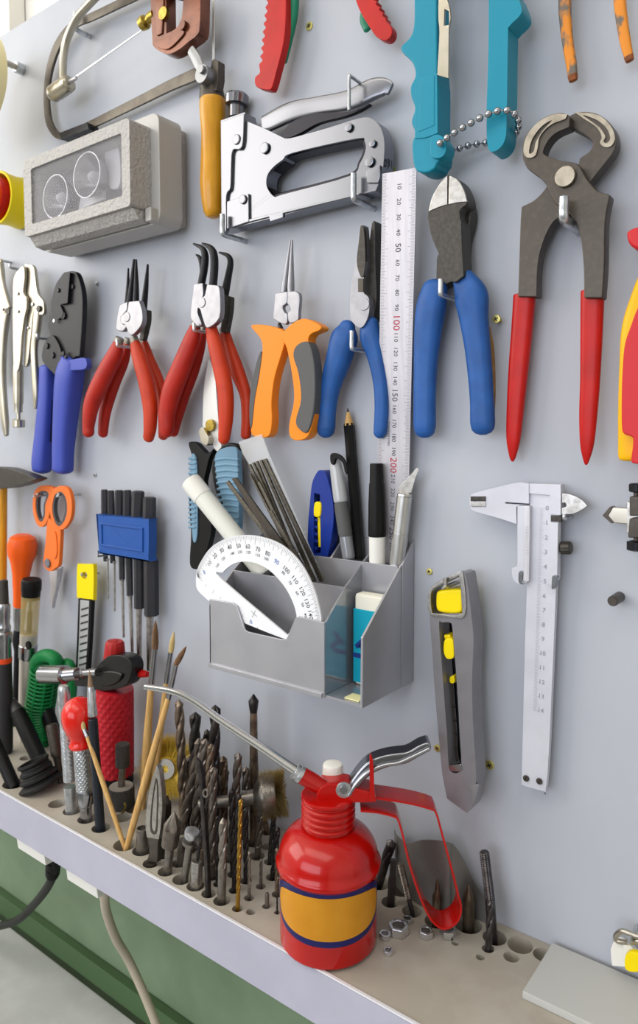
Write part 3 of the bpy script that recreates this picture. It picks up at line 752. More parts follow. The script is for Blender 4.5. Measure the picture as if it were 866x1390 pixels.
circlip('straight circlip pliers with red handles, the front one of two beside the crimper', 0.028,
    cD('462,425,42 450,465,60 410,545,70 362,650,64 347,740,48 347,772,44'), cD('530,425,40 543,470,54 572,570,60 588,670,56 588,750,50 582,792,42'), M_redd, M_redl,
    [cD('468,272! 498,258! 496,292 474,320 478,345 496,352 480,374 455,366 458,320'), cD('503,258! 545,254! 557,300 553,350 512,392 490,352 474,344 474,314 496,296')],
    [cD('508,262,26 516,190,20 525,96,10'), cD('533,262,26 534,190,20 533,96,9')], (cD, 495, 318, 20))
hookg(cD, 496, 436, .028, .036, .0013, .006)
circlip('bent nose circlip pliers with orange red handles hanging behind its twin', 0.012,
    cE('215,378,32 205,430,46 175,520,60 138,620,60 112,715,50 100,770,42'), cE('305,385,40 322,440,46 352,530,56 384,620,46 390,700,42 386,782,40'), M_redd, M_redl,
    [cE('285,228! 326,238! 322,300 308,378! 285,378! 290,300')], [cE('302,235,34 317,160,28 326,105,24 315,78,18 283,66,8'), cE('218,190,18 214,120,20 205,86,16 192,75,7')])
circlip('bent nose circlip pliers with orange red handles, the front one of two', 0.028,
    cE('187,362,44 175,405,62 140,500,75 98,605,78 78,690,64 76,750,56 74,770,50'), cE('250,362,44 260,405,54 284,500,62 305,605,62 308,700,58 302,780,48 298,800,42'), M_redd, M_redl,
    [cE('182,190! 216,185! 218,232 206,258 196,298 212,345 196,354 170,320 174,255'), cE('233,190! 277,194! 284,220 282,320 235,362 218,330 206,290 196,280 200,250 214,240 224,232')],
    [cE('212,190,30 224,120,30 226,75,28 214,48,20 182,32,8'), cE('258,190,32 263,120,32 260,72,30 246,46,22 216,30,8')], (cE, 212, 262, 20))
hookg(cE, 219, 376, .028, .036, .0013, .006)

# secateurs half hidden below the bent circlip pliers
T = Thing('garden_shears', 'shears with white blade and blue ribbed rubber grips hanging behind the organiser', 'shears', pt(cK, 70, 505, .004))
M_lb = mat('pale_blue_rubber', '#6f93ab', 0.5, bump=.05)
T.part('blade', plate(cE('240,480! 262,540 270,620 276,700 285,800 290,840 265,840 250,800 215,745! 220,600'), 0.014, 0.004), mat('white_blade', '#d9d9d7', 0.3, 0.4))
T.part('bolt', dot(cE, 243, 743, 24, .014, .003), M_brass)
T.part('catch', plate(cE('200,765! 215,750 228,770 240,795 232,822 210,810!'), 0.02, 0.008), M_nickel)
T.part('handle', plate(cK('38,100 60,98 80,118 100,135 120,118 105,150 98,180 88,230 96,300 108,340 112,390 98,450 88,500 60,512 42,492 46,400 40,300 42,200 50,150'), 0.016, 0.006, bev=.002, seg=3), M_blackp)
T.part('handle', plate(cK('200,108 198,150 203,220 200,300 202,370 190,420 160,380 140,300 122,250 112,180 128,130 160,100'), 0.016, 0.006, bev=.002, seg=3), M_blackp)
rb = G(); rb2 = G()
for i in range(12):
    y = 150 + i * 19
    rb.add(grip(cK('%g,%g,11 %g,%g,12 %g,%g,11' % (128 + i * 1.6, y + 5, 165, y, 200, y + 4)), 0.0165, 1.3, 8, 2))
for i in range(15):
    y = 150 + i * 16
    rb2.add(grip(cK('%g,%g,10 %g,%g,10' % (42, y, 62, y)), 0.0165, 1.3, 8, 2))
T.part('grip_ribs', join(plate(cK('130,128 190,112 198,160 202,300 198,390 170,360 145,280 126,190'), 0.0175, 0.006, bev=.0015), rb), M_lb, kind='stuff')
T.part('grip_ribs', join(plate(cK('44,150 62,150 66,250 66,400 52,420 46,330'), 0.0172, 0.006, bev=.001), rb2), M_lb, kind='stuff')

# round nose pliers with orange and grey handles
T = Thing('round_nose_pliers', 'silver round nose pliers with orange and grey two colour handles', 'pliers', pt(cE, 590, 802, .004))
T.part('tip', rod(at(cE, 536, 222), at(cE, 561, 18), .016, [(0, 4.8), (.1, 5.2), (1, 1.3)], 16), M_jaw)
T.part('tip', rod(at(cE, 562, 222), at(cE, 567, 18), .016, [(0, 4.8), (.1, 5.2), (1, 1.3)], 16), M_jaw)
T.part('jaw', plate(cE('500,226! 548,218! 546,262 530,278 538,300 548,308 545,345 520,342 492,325!'), .023, .004, bev=.001), M_jaw)
T.part('jaw', plate(cE('546,218! 580,216! 596,234 592,300 588,332 556,342 548,308 560,290 552,272 546,262'), .0225, .004, bev=.001), M_jaw)
T.part('handle', plate(cE('407,350 450,348 500,358 535,375 540,410 520,480 497,560 486,650 488,720 478,780 445,792 410,780 405,735 420,625 440,520 450,440 440,400 412,366'), .024, .009, bev=.003, seg=3), M_orange)
T.part('handle', plate(cE('525,394 553,355 604,325 650,335 680,355 674,370 640,386 630,415 646,470 658,580 656,680 632,780 592,802 560,790 555,740 574,640 565,540 545,440'), .027, .010, bev=.0034, seg=3), M_orange)
T.part('grip_inlay', plate(cE('447,455 438,540 420,640 408,750 400,730 400,640 412,560 432,480'), .0245, .007, bev=.002), M_grip_g)
T.part('grip_inlay', plate(cE('585,428 628,416 650,480 657,580 650,690 626,770 592,756 580,722 600,640 590,540 570,470'), .0285, .01, bev=.0022, seg=3), M_grip_g)
T.part('spring', grip(cE('518,348,16 524,366,18 522,380,12'), .016, 1), M_dark)


# long nose pliers
T = Thing('long_nose_pliers', 'blue handled long nose pliers partly covered by the steel ruler', 'pliers', pt(cF, 70, 1158, .004))
T.part('jaw', plate(cF('221,262! 228,280 236,420 228,482! 228,550! 250,575 248,640 225,690 200,690 174,655 172,560 182,480 197,410 206,330 213,270'), .020, .007, bev=.001), M_jaw)
T.part('jaw_face', plate(cF('221,264! 229,290 234,420 226,482! 214,480 198,420 207,330 213,272'), .0206, .003, bev=.0004), M_dark)
T.part('jaw', plate(cF('262,255! 274,258 276,420 281,570 270,640 250,690 232,600 240,480 242,420 252,330'), .013, .010, bev=.001), M_dark)
T.part('pivot', dot(cF, 228, 597, 26, .020, .0007), M_jaw)
T.part('rivet_hole', plate(cF('203,488! 226,488! 226,545! 203,545!'), .0206, .002, n=1, bev=.0003), M_worn)
T.part('handle', grip(cF('160,690,66 148,735,112 122,830,106 88,940,86 72,1040,80 69,1110,78 69,1130,70'), .015, .75), M_blue)
T.part('handle', grip(cF('252,678,74 258,735,90 280,820,72 298,920,62 304,1020,60 298,1120,56 294,1140,50'), .013, .75), M_blue)
hookg(cF, 212, 790, .015, .0225, .0016, .013)

# diagonal cutters
T = Thing('diagonal_cutters', 'large diagonal cutters with bright blades and worn blue handles right of the steel ruler', 'pliers', pt(cF, 725, 1135, .004))
T.part('jaw', plate(cF('581,52! 586,52! 625,75 652,122 662,170 640,192! 630,206! 633,236 638,250! 640,340 648,480! 600,505 568,440 515,325 497,245 497,208 515,145 555,80'), .024, .014, bev=.0018), M_dark)
T.part('blade', plate(cF('579,54! 578,178! 540,190 499,208! 515,145 552,82'), .0247, .003, bev=.0006), M_steel)
T.part('blade', plate(cF('587,54! 624,76 650,122 661,166! 620,170 583,178!'), .0247, .003, bev=.0006), M_steel)
T.part('jaw', plate(cF('640,110! 665,160 678,205 672,265 655,330 650,420 640,480! 560,520 530,525! 532,440 540,385 600,300'), .013, .011, bev=.001), M_dark)
T.part('handle', grip(cF('528,530,104 512,605,124 497,720,112 488,850,98 484,1000,92 484,1100,92 484,1128,84'), .014, .7), M_blue)
T.part('handle', grip(cF('648,492,98 678,560,142 690,650,124 704,760,110 716,880,104 724,1000,100 727,1085,104 728,1112,98'), .016, .7), M_blue)
T.part('worn_backing', grip(cF('742,700,38 756,790,40 764,950,36 764,1080,26'), .010, .7), mat('worn_brown', '#7a5b32', .5, 0, '#8f6d3d', vscale=80), label='worn brown backing of the right grip')
hookg(cF, 592, 570, .015, .0255, .0018, .010)

# carpenter's pincers
T = Thing('carpenter_pincers', 'large dark steel carpenters pincers with long red dipped handles', 'pincers', P(697, 626, .004))
T.part('lever', plate(cC('620,415! 660,402 720,410 770,450 788,500 778,545 745,590 705,640 670,690 610,765 560,800 525,868 505,950 500,1070! 432,1070! 436,956 441,800 445,745! 490,722 525,688 560,640 610,610 650,590 656,570 690,545 703,515 680,490 645,470 620,458!'), .0165, .010, bev=.0012), M_worn)
T.part('lever', plate(cC('620,415! 585,405 540,415 490,450 455,500 447,560 465,605 510,640 535,668 550,705 572,738 610,764 640,802 658,860 668,960 670,1075! 737,1075! 745,956 748,800 765,700! 725,690 700,668 672,630 655,598 630,584 590,578 555,568 532,558 525,545 540,510 570,480 620,458!'), .024, .010, bev=.0012), M_worn)
M_ground = mat('ground_steel', '#a39a8a', .38, .9, '#8a8173', vscale=150)
T.part('ground_edge', plate(cC('612,412! 560,412 500,445 462,495 453,548 468,568 494,562 504,532 512,492 548,452 604,428!'), .0252, .003, [cC('473,552 484,502 520,454 556,434 522,472 498,512 490,545')], bev=.0005), M_ground)
T.part('ground_edge', plate(cC('636,404! 720,413 766,452 783,495 770,525 746,530 729,515 735,492 715,458 664,424!'), .0176, .003, [cC('668,416 716,432 752,462 766,498 752,516 742,508 748,490 724,456')], bev=.0005), M_ground)
T.part('pivot', dot(cC, 601, 635, 39, .024, .003, 28, .0008), M_ground)
T.part('handle', grip(cG('399,606,90 388,750,86 373,920,80 359,1100,68 353,1200,56 350,1270,26 350,1288,8'), .010, .62, 18, 5, 2.6, cap=.3), M_red)
T.part('handle', grip(cG('678,588,98 674,750,92 668,950,82 660,1100,74 655,1220,56 652,1285,24 651,1302,8'), .0165, .62, 18, 5, 2.6, cap=.3), M_red)
hookg(cC, 616, 806, .022, .0255, .0030, .013)

# insulated pliers cut by the right edge
M_vred = mat('insulated_red', '#c8242a', .4)
T = Thing('insulated_pliers', 'red and yellow insulated pliers cut off by the right edge of the picture', 'pliers', P(852, 632, .004))
T.part('handle', grip(cV('300,330,90 268,430,110 236,600,150 218,800,140 212,1000,140 206,1150,128 202,1230,120 202,1250,110'), .016, .55, 18, 5, 2.6, cap=.5), mat('insulated_yellow', '#f0b400', .38), label='yellow inner layer')
T.part('grip_cover', plate(cV('300,420 240,500 205,590 175,680 163,800 158,960 160,1100 175,1130 212,1145 214,1190 206,1262 230,1275 290,1260 300,900'), .026, .014, bev=.003, seg=3), M_vred)
T.part('jaw', plate(cV('300,335! 430,335! 452,100 432,-60 384,-300 348,-300 306,-60 282,110'), .017, .010, bev=.001), M_jaw)
T.part('guard', plate(cV('330,95! 240,100 190,122 184,150 200,190 240,212 330,215!'), .026, .018, bev=.004, seg=3), M_vred)
T.part('handle', grip(cV('420,330,90 440,600,150 460,900,140 470,1230,120'), .016, .55, 18, 5, 2.6, cap=.5), M_vred)

# ------------------------------------------------------------------ right side of the panel
# vernier caliper
cY = crop(630, 640, 236 / 866)
M_cal = mat('satin_caliper', '#cdced8', 0.36, .12, '#c4c5cf', vscale=40)
T = Thing('vernier_caliper', 'satin steel vernier caliper hanging upright below the red handled pincers', 'caliper', P(724, 1073, .002))
T.part('beam', plate(cX('720,658! 748,658! 760.5,658! 746,1000 740.5,1072 738,1074 710,1066 708,1062! 713,860!'), .011, .004, n=3, bev=.0004), M_cal)
T.part('fixed_jaw', plate(cY('322,60! 482,64! 482,218! 470,219! 425,214! 425,120! 322,110!'), .0125, .007, n=2, bev=.0005), M_cal)
T.part('sliding_jaw', plate(cY('30,125 60,105 150,82 260,56 322,60! 322,160! 205,152! 205,160! 320,168! 266,172 260,200 262,262! 180,235 60,200 32,180'), .0130, .006, bev=.0006), M_cal)
T.part('jaw_tip', plate(cY('31,124! 107,124! 107,148! 31,148!'), .0136, .002, n=1, bev=.0003), M_dark)
T.part('jaw_tip', plate(cY('31,150! 107,150! 107,176! 34,176!'), .0136, .002, n=1, bev=.0003), M_steel)
T.part('inside_jaw', plate(cY('485,108! 530,115 580,138 614,172! 580,196 540,212 486,218! 486,185 505,176 508,165 500,156 486,158!'), .0120, .004, bev=.0004), M_steel)
T.part('vernier_slide', plate(cY('264,172! 328,170! 326,420 322,548! 300,560 270,560 245,540 236,505 240,480 262,470 264,380'), .0138, .005, bev=.0005), M_cal)
T.part('vernier_plate', plate(cY('296,172! 327,170! 325,400! 322,548! 294,548!'), .0146, .0012, n=1, bev=.0003), M_satin)
T.part('slide_clamp', plate(cY('416,252! 468,256! 464,540! 440,572 412,560! 418,400'), .0138, .006, n=2, bev=.0005), M_cal)
T.part('slide_edge', plate(cY('440,520 462,518 458,560 450,580 436,585 436,545'), .0145, .004, bev=.0008), M_chrome)
T.part('slide_edge', plate(cY('272,500 292,498 290,545 302,560 282,562 270,545'), .0150, .003, bev=.0008), M_chrome)
T.part('gap_bar', plate(cY('430,218! 484,220! 484,252! 430,250!'), .0115, .003, n=1), M_dark)
T.part('lock_screw', join(rod(at(cY, 466, 380), at(cY, 490, 380), .009, [(0, 3), (1, 3)], 12), rod(at(cY, 482, 380), at(cY, 534, 381), .009, [(0, 8), (.1, 9.5), (.9, 9.5), (1, 8)], 26, star=lambda k: 1 if k % 2 else .94)), M_dark)
mk = G(); O = Vector((0, 0, 0))
def edge_line(p, q, t): return Vector(p).lerp(Vector(q), t)
eL0, eL1 = P(725, 690, .0111), P(713, 1040, .0111); eR0, eR1 = P(752, 690, .0111), P(741, 1040, .0111)
UX, VZ = (1, 0, 0), (0, 0, 1)
for i in range(141):
    t = i / 140 * .78
    a, b = edge_line(eL0, eL1, t), edge_line(eR0, eR1, t)
    w = .28 if i % 10 == 0 else (.22 if i % 5 == 0 else .16)
    mk.add(quad(a.lerp(b, .30 + w / 2), UX, VZ, (b - a).length * w, .00013))
    if i % 10 == 0: mk.add(text(str(i // 10), .0042, a.lerp(b, .66), UX, VZ))
vL = P(*at(cY, 316, 275), .0147); vR = P(*at(cY, 314, 415), .0147)
for i in range(21): mk.add(quad(vL.lerp(vR, i / 20), UX, VZ, .0028 if i % 2 == 0 else .002, .00014))
T.part('scale_markings', mk, mat('grey_print', '#8e8e96', .6))
for x, y in ((713.5, 1057), (731.5, 1061)):
    o = T.part('end_screw', disc(P(x, y, .0122), (0, -1, 0), .0021, .0012, .0004, 14), M_worn)
    T.part('screw_slot', box(P(x, y, .01225), .0034, .0002, .0005, 0, U=(.4, 0, .9)), M_black, o)
hookg(cY, 506, 234, .012, .0128, .0012, .003)

# grey snap-off knife
M_kn = mat('gunmetal', '#8e8c91', .3, .45, '#88868b', vscale=80)
T = Thing('utility_knife', 'heavy gunmetal grey knife with yellow thumb wheel hanging left of the caliper', 'knife', P(628, 1104, .004))
T.part('body', plate(cM('62,505 100,470 165,440 190,440 204,462 224,620 230,700 224,850 228,1000 240,1200! 238,1240 222,1325 204,1345! 130,1290! 112,1200! 98,1050 85,900 75,750 64,590'), .027, .015,
       [cM('72,580 70,512 105,485 165,455 178,462 188,592! 90,592'), cM('100,640 112,626 140,626 150,645 160,760 170,900 178,1050 182,1180 140,1180 130,1050 115,850')], bev=.0034, seg=4), M_kn)
T.part('rim', plate(cM('64,595 60,510 98,475 165,441 190,446 198,598 130,604'), .0282, .004, [cM('72,582 70,512 105,484 165,454 178,462 187,590 90,592')], bev=.0007), M_steel)
T.part('channel', plate(cM('98,650 110,628 140,626 150,645 182,1178! 140,1182!'), .0105, .005, bev=.0004), M_black)
T.part('blade', plate(cM('128,850! 150,850! 172,1150! 150,1152!'), .0165, .0012, n=1, bev=.0002), M_worn)
for yy in (940, 992, 1044, 1096):
    T.part('blade_score', plate(cM('%d,%d! %d,%d! %d,%d! %d,%d!' % (134 + (yy - 850) * .07, yy, 156 + (yy - 850) * .07, yy + 4, 156 + (yy - 850) * .07, yy + 7, 134 + (yy - 850) * .07, yy + 3)), .0168, .0006, n=1, bev=0), M_black)
T.part('channel_end', plate(cM('134,1165! 182,1160! 187,1182 175,1190 140,1186!'), .0278, .003), M_chrome)
T.part('thumb_wheel', plate(cM('86,530 92,508 120,502 165,500 186,508 190,545 186,585 160,594 110,590 88,575'), .026, .016, bev=.004, seg=3), M_yellow)
T.part('slider', join(plate(cM('120,690 150,688 156,725 154,760 128,764 115,735'), .026, .012, bev=.0015), plate(cM('118,672! 142,672! 144,688! 120,688!'), .023, .009, n=1)), M_yellow)
T.part('slider_button', plate(cM('142,830 156,828 158,852 144,856 138,843'), .020, .006, bev=.001), M_yellow)

T.part('nose_clip', plate(cM('216,1245! 248,1235! 250,1245! 238,1290 228,1325! 218,1260!'), .0284, .004, n=2), M_kn)
hookg(cM, 150, 481, .02, .0272, .0014, .006, M_steel)

# wooden peg stub, marking gauge
panel.part('peg', lathe((P(841, 810).x, .003, P(841, 810).z), (P(841, 810).x, -.016, P(841, 810).z), [(0, .0033), (.95, .0031), (1, .0025)], 16), M_worn)
T = Thing('marking_gauge', 'dark steel marking gauge with knurled nuts cut off by the right edge', 'gauge', P(850, 748, .004))
T.part('pointer', plate(cM('718,222! 745,190! 815,195! 815,255! 750,250!'), .012, .005, n=1, bev=.0006), M_nickel)
T.part('pointer_edge', plate(cM('716,222! 745,188! 757,190! 738,222! 762,250! 750,252!'), .0126, .0062, n=1, bev=.0003), M_worn)
T.part('block', plate(cM('818,150! 900,150! 900,224! 818,224!'), .02, .016, n=1, bev=.0008), M_worn)
T.part('block', plate(cM('818,232! 900,232! 900,308! 812,306!'), .02, .016, n=1, bev=.0008), M_worn)
T.part('bar', plate(cM('806,170! 920,170! 920,292! 806,290!'), .012, .010, n=1, bev=.0008), M_steel)
for y0, y1 in ((100, 134), (316, 356)):
    T.part('knurled_nut', rod(at(cM, 845, y0), at(cM, 845, y1), .013, [(0, 8), (.12, 13.5 if y0 > 200 else 10.5), (.88, 13.5 if y0 > 200 else 10.5), (1, 8)], 28, star=lambda k: 1 if k % 2 else .93), M_black)
    T.part('stud', rod(at(cM, 845, y0 + 25), at(cM, 845, 160 if y0 < 200 else 300), .013, [(0, 4), (1, 4)], 12), M_worn)

# ------------------------------------------------------------------ desk organiser screwed to the panel and what it holds
M_org = mat('grey_gloss_plastic', '#b4b4ba', .30, .55, '#acacb3', vscale=25, coat=.25)
M_orgc = mat('smoky_clear_plastic', '#a9adb4', .07, .5, alpha=.82, coat=.3)
OX0, OXP, OX1, OZ, OF = -.4059, -.2944, -.2613, -.1823, .067
t = .0018
T = Thing('desk_organiser', 'grey glossy plastic organiser with compartments screwed to the middle of the panel', 'organiser', ((OX0 + OX1) / 2, -.03, OZ))
def yz(x, pts, th): return slab([[Vector((x, -d, z)) for d, z in pts]], (1, 0, 0), th, .0004)
side = [(OF, OZ), (OF, -.1325), (.0405, -.109), (.0175, -.0927), (.0008, -.0775), (.0008, OZ)]
T.part('side_panel', yz(OX1, [(.0675, OZ), (.067, -.1343), (.0175, -.0927), (.0175, OZ)], t), M_org)
T.part('side_panel', yz(OX1 + .0006, [(.0172, OZ), (.0172, -.0927), (.0008, -.0769), (.0008, OZ)], t), M_org)
T.part('side_panel', yz(OX0 + t, side, t), M_org)
T.part('divider', yz(OXP + t / 2, [(OF - .001, OZ + t), (OF - .002, -.130), (.0412, -.109), (.0188, -.0945), (.0105, -.0895), (.0008, -.080), (.0008, OZ + t)], t), M_orgc)
def xz(d, x0, x1, top, th=t): return slab([[Vector((x, -d, z)) for x, z in ((x0, OZ + .0005), (x1, OZ + .0005), (x1, top), (x0, top))]], (0, -1, 0), th, .0004)
fp = [P(*at(cK, x, y), OF) for x, y in ((108, 610), (180, 622), (195, 632), (222, 710), (232, 716), (345, 742), (358, 738), (386, 672), (396, 666), (484, 686))]
fpl = [Vector((OX0, -OF, OZ))] + [Vector((OX0, -OF, fp[0].z))] + fp[1:-1] + [Vector((OXP + .0012, -OF, fp[-1].z)), Vector((OXP + .0012, -OF, OZ))]
T.part('front_panel', slab([fpl], (0, -1, 0), t, .0005), M_org)
T.part('base_lip', box(((OX0 + OXP) / 2, -OF - .0008, OZ + .0016), OXP - OX0, .002, .0036, .0005), M_org)
T.part('floor', box(((OX0 + OX1) / 2, -OF / 2, OZ + .0009), OX1 - OX0 - .002, OF - .0025, .0016, 0), M_org)
T.part('cross_wall', xz(.0415, OX0 + t, OXP, -.1092), M_org)
T.part('cross_wall', xz(.0205, OX0 + t, OX1 - t, -.0935), M_org)
T.part('back_panel', xz(.0026, OX0 + t, OX1, -.0785), M_org)
cd_ = [P(*at(cK, x, y), .0185) for x, y in ((505, 470),)]
T.part('slot_wall', yz(cd_[0].x, [(.018, OZ + t), (.018, -.0936), (.003, -.0815), (.003, OZ + t)], t), M_org)

# protractor in the front pocket
T = Thing('protractor', 'clear white plastic protractor marked in degrees standing in the front pocket', 'protractor', P(345, 860, .061))
PD = .0647
T.part('plate', plate(cK('62,552 66,515 82,480 112,440 160,412 222,400 290,410 350,438 402,490 438,555 460,620 472,690 462,752! 358,742! 280,712 180,668 100,612! 68,580'), PD, .0016,
      [cK('141,540 150,522 172,502 204,488 250,490 300,514 345,560 372,605 388,650 390,690 360,727!')], bev=.0003), mat('white_translucent', '#e9eaee', .25))
mk, mkb = G(), G()
ang = [(10, 107, 493), (20, 125, 469), (30, 147, 451), (40, 173, 440), (50, 202, 436), (60, 232, 438), (70, 265, 447), (80, 297, 461), (90, 326, 488), (100, 357, 513), (110, 385, 546), (120, 409, 583), (130, 425, 622), (140, 436, 660)]
inn = [(160, 133, 500), (150, 152, 478), (140, 181, 461), (130, 206, 456), (120, 234, 457), (110, 264, 466), (100, 292, 478), (80, 348, 524), (70, 370, 556), (60, 393, 590), (50, 411, 628), (40, 420, 662)]
ctr = pt(cK, 252, 690, PD)
for lst, sz in ((ang, .0048), (inn, .0032)):
    for n, x, y in lst:
        o = pt(cK, x, y, PD); V = (o - ctr); V.y = 0; V.normalize(); U = V.cross(Vector((0, -1, 0))) * -1
        U = Vector((V.z, 0, -V.x))
        (mkb if n == 90 else mk).add(text(str(n), sz, o, U, V, bold=.004))
oc = cr(cK('66,535 66,515 82,480 112,440 160,412 222,400 290,410 350,438 402,490 438,555 460,620 470,675'), 12, False)
for i, q in enumerate(oc):
    o = P(q[0], q[1], PD); V = (o - ctr); V.y = 0; V.normalize(); U = Vector((V.z, 0, -V.x))
    h = .0065 if i % 6 == 0 else (.0045 if i % 3 == 0 else .0028)
    mk.add(quad(o - V * (h / 2 + .0004), U, V, .0002, h))
c = pt(cK, 252, 657, PD)
for a in (.55, 2.1): mk.add(quad(c, (math.cos(a), 0, -math.sin(a)), (math.sin(a), 0, math.cos(a)), .007, .0003))
for i in range(9):
    if 4 <= i <= 4: continue
    o = pt(cK, 95 + i * 24, 565 + i * 20, PD)
    mk.add(quad(o, (.9, 0, -.45), (.45, 0, .9), .0002, .003 if i % 2 else .002))
mkb.add(text('0', .0045, pt(cK, 243, 684, PD), (.85, 0, .5), (-.5, 0, .85), bold=.01)); mkb.add(text('0', .0045, pt(cK, 90, 522, PD), (.85, 0, .5), (-.5, 0, .85), bold=.01))
T.part('degree_markings', mk, M_ink); T.part('blue_numerals', mkb, mat('blue_print', '#2a64b4', .6), label='blue 90 and 0 numerals')

# needle files in a clear sleeve, flat file, white tube
M_file = mat('file_steel', '#6e685e', .4, .85, '#57524a', vscale=500, bump=.3, bscale=2200)
def stick(name, label, cat, pts, d, th, m, group=None, f=cK):
    w0 = f(pts)
    return single(name, label, cat, plate(w0, d, th, n=1, bev=.0003), m, P(*w0[-1][0][:2], d), group)
files = [('232,172! 238,168! 390,478! 380,482!', .0335), ('256,160! 262,158! 400,500! 388,504!', .0305), ('280,153! 290,150! 478,550! 466,554!', .0275), ('233,198! 240,202! 420,540! 410,546!', .036), ('300,322! 308,318! 440,548! 428,552!', .0385), ('244,164! 250,162! 396,490! 388,492!', .032), ('268,156! 275,154! 452,552! 442,555!', .029), ('262,230! 270,226! 432,552! 424,556!', .0375)]
tells = ['needle file standing against the left edge of the clear sleeve', 'second needle file from the left inside the clear sleeve', 'longest needle file lying along the right edge of the clear sleeve', 'short needle file in front of the sleeve leaning on the white tube side', 'lowest needle file in front of the bundle, tip level with the protractor arc',
         'needle file between the two leftmost files inside the clear sleeve', 'needle file just left of the longest one inside the clear sleeve', 'needle file crossing the front of the clear sleeve, tip below the others']
for (s, d), lb in zip(files, tells):
    stick('needle_file', lb, 'file', s, d, .0022, M_file, 'needle files in the organiser')
stick('flat_file', 'broad flat steel file between the white tube and the needle files', 'file', '178,216! 192,212! 350,430! 368,470! 330,470! 320,440!', .0385, .002, M_worn)
stick('thin_rule', 'thin brown steel strip leaning left of the flat file', 'strip', '158,228! 168,222! 330,440! 318,448!', .0362, .0015, M_file)
stick('plastic_sleeve', 'clear plastic sleeve standing open behind the needle files', 'sleeve', '200,96! 276,70! 302,140! 482,552! 440,520! 215,135!', .0255, .0012, mat('clear_sleeve', '#e8e9ea', .15, 0, alpha=.32))
T = Thing('white_tube', 'white capped plastic tube leaning out of the organiser to the left', 'tube', P(*at(cK, 290, 530), .05))
A, B = at(cK, 290, 530), at(cK, 46, 226)
T.part('tube', rod(A, B, (.0285, .034), [(0, 11), (.02, 13), (.8, 13.5), (.82, 13.5), (.82, 14)], 24), mat('milky_tube', '#dfe0d8', .35))
T.part('cap', rod(A, B, (.0285, .034), [(.82, 13.9), (.84, 14.3), (.97, 14.6), (1, 14.2), (1.003, 12)], 24), M_white)

# blue knife, pen, pencil, marker, craft knife, ruler in the back slots
T = Thing('blue_cutter', 'small dark blue snap-off cutter with yellow slide standing in the back slot', 'knife', P(437, 752, .012))
M_bc = mat('cutter_blue', '#14318c', .3, coat=.3)
T.part('body', plate(cK('426,470! 428,380 434,300 442,230 458,195 470,188 484,196 498,240 510,300 511,360 503,420 492,470!'), .0160, .0085, [cK('448,262! 468,268! 470,460! 446,460!')], bev=.0022, seg=3), M_bc)
T.part('rail', plate(cK('446,262! 468,268! 472,460! 446,460!'), .0095, .003, n=1), mat('cutter_dark', '#0b1a50', .4))
T.part('slide', join(plate(cK('448,296 462,292 470,300 468,335 460,342 446,336'), .0172, .009, bev=.0012), plate(cK('458,335! 468,335! 470,440! 462,440!'), .0140, .004, n=1)), M_yellow)
for i in range(5):
    T.part('rail_tooth', plate(cK('448,%d! 458,%d! 458,%d! 448,%d!' % (345 + i * 23, 348 + i * 23, 357 + i * 23, 354 + i * 23)), .0150, .005, n=1, bev=.0003), M_bc)
T = Thing('gel_pen', 'gel pen with clear cap and grey grip leaning in the back slot', 'pen', P(474, 752, .012))
A, B = at(cK, 562, 476), at(cK, 514, 136)
T.part('barrel', rod(A, B, .012, [(0, 8.5), (.02, 9), (.21, 9), (.21, 8.6)], 22), mat('pen_barrel', '#8e9096', .15, .2))
T.part('grip', rod(A, B, .012, [(.21, 9.2), (.25, 10), (.45, 10), (.53, 9.6), (.54, 8)], 22), M_grip_g)
T.part('cap', rod(A, B, .012, [(.54, 9), (.56, 9.8), (.66, 9.6), (.8, 9.2), (.88, 8.5), (.95, 7), (1, 4)], 22), mat('clear_cap', '#c9cacd', .12, .1, alpha=.75))
T.part('clip', plate(cK('500,140 510,132 530,138 548,160 556,200 548,195 540,165 520,150 512,170 502,165'), .018, .0025), M_blackp)
T = Thing('pencil', 'sharpened black pencil standing point up behind the gel pen', 'pencil', P(492, 757, .006))
A, B = at(cK, 598, 478), at(cK, 558, -14)
T.part('shaft', rod(A, B, .0060, [(0, 7.6), (.885, 7.6), (.9, 6.8)], 6), M_blackp)
T.part('wood_point', rod(A, B, .0060, [(.885, 7.0), (.975, 2.2)], 12), M_wood)
T.part('lead', rod(A, B, .0060, [(.972, 2.3), (1.0, .5)], 10), M_dark)
T = Thing('black_marker', 'white marker with a black ribbed cap standing beside the craft knife', 'marker', P(513, 764, .022))
A, B = at(cK, 655, 500), at(cK, 652, 166)
MK = .0138
T.part('barrel', rod(A, B, MK, [(-.2, 11), (.3, 11.2), (.3, 10)], 24), M_white)
T.part('cap', rod(A, B, MK, [(.285, 11), (.29, 12), (.31, 12.3), (.315, 11.8), (.325, 12.3), (.33, 11.9), (.34, 12.2), (.6, 11.6), (.8, 10.4), (.81, 9.6), (.99, 9.0), (1, 8.2)], 28), M_blackp)
T = Thing('craft_knife', 'aluminium craft knife with an angled blade standing at the organiser corner', 'knife', P(540, 765, .009))
A, B = at(cK, 718, 500), at(cK, 745, 262)
T.part('handle', rod(A, B, .0135, [(-.25, 9.8), (.45, 10.6), (.455, 10.2), (.46, 10.8), (.95, 10.6), (.955, 9.8), (.965, 10.6), (.985, 10.2), (1, 8), (1.01, 4)], 26), mat('aluminium', '#c9c8c6', .32, .9, '#bdbcba', vscale=300, stretch=(1, 1, .2)))
T.part('blade', plate(cK('724,262! 722,248! 784,180! 790,186! 780,210! 765,262!'), .0135, .0008, n=1, bev=.0002), M_steel)

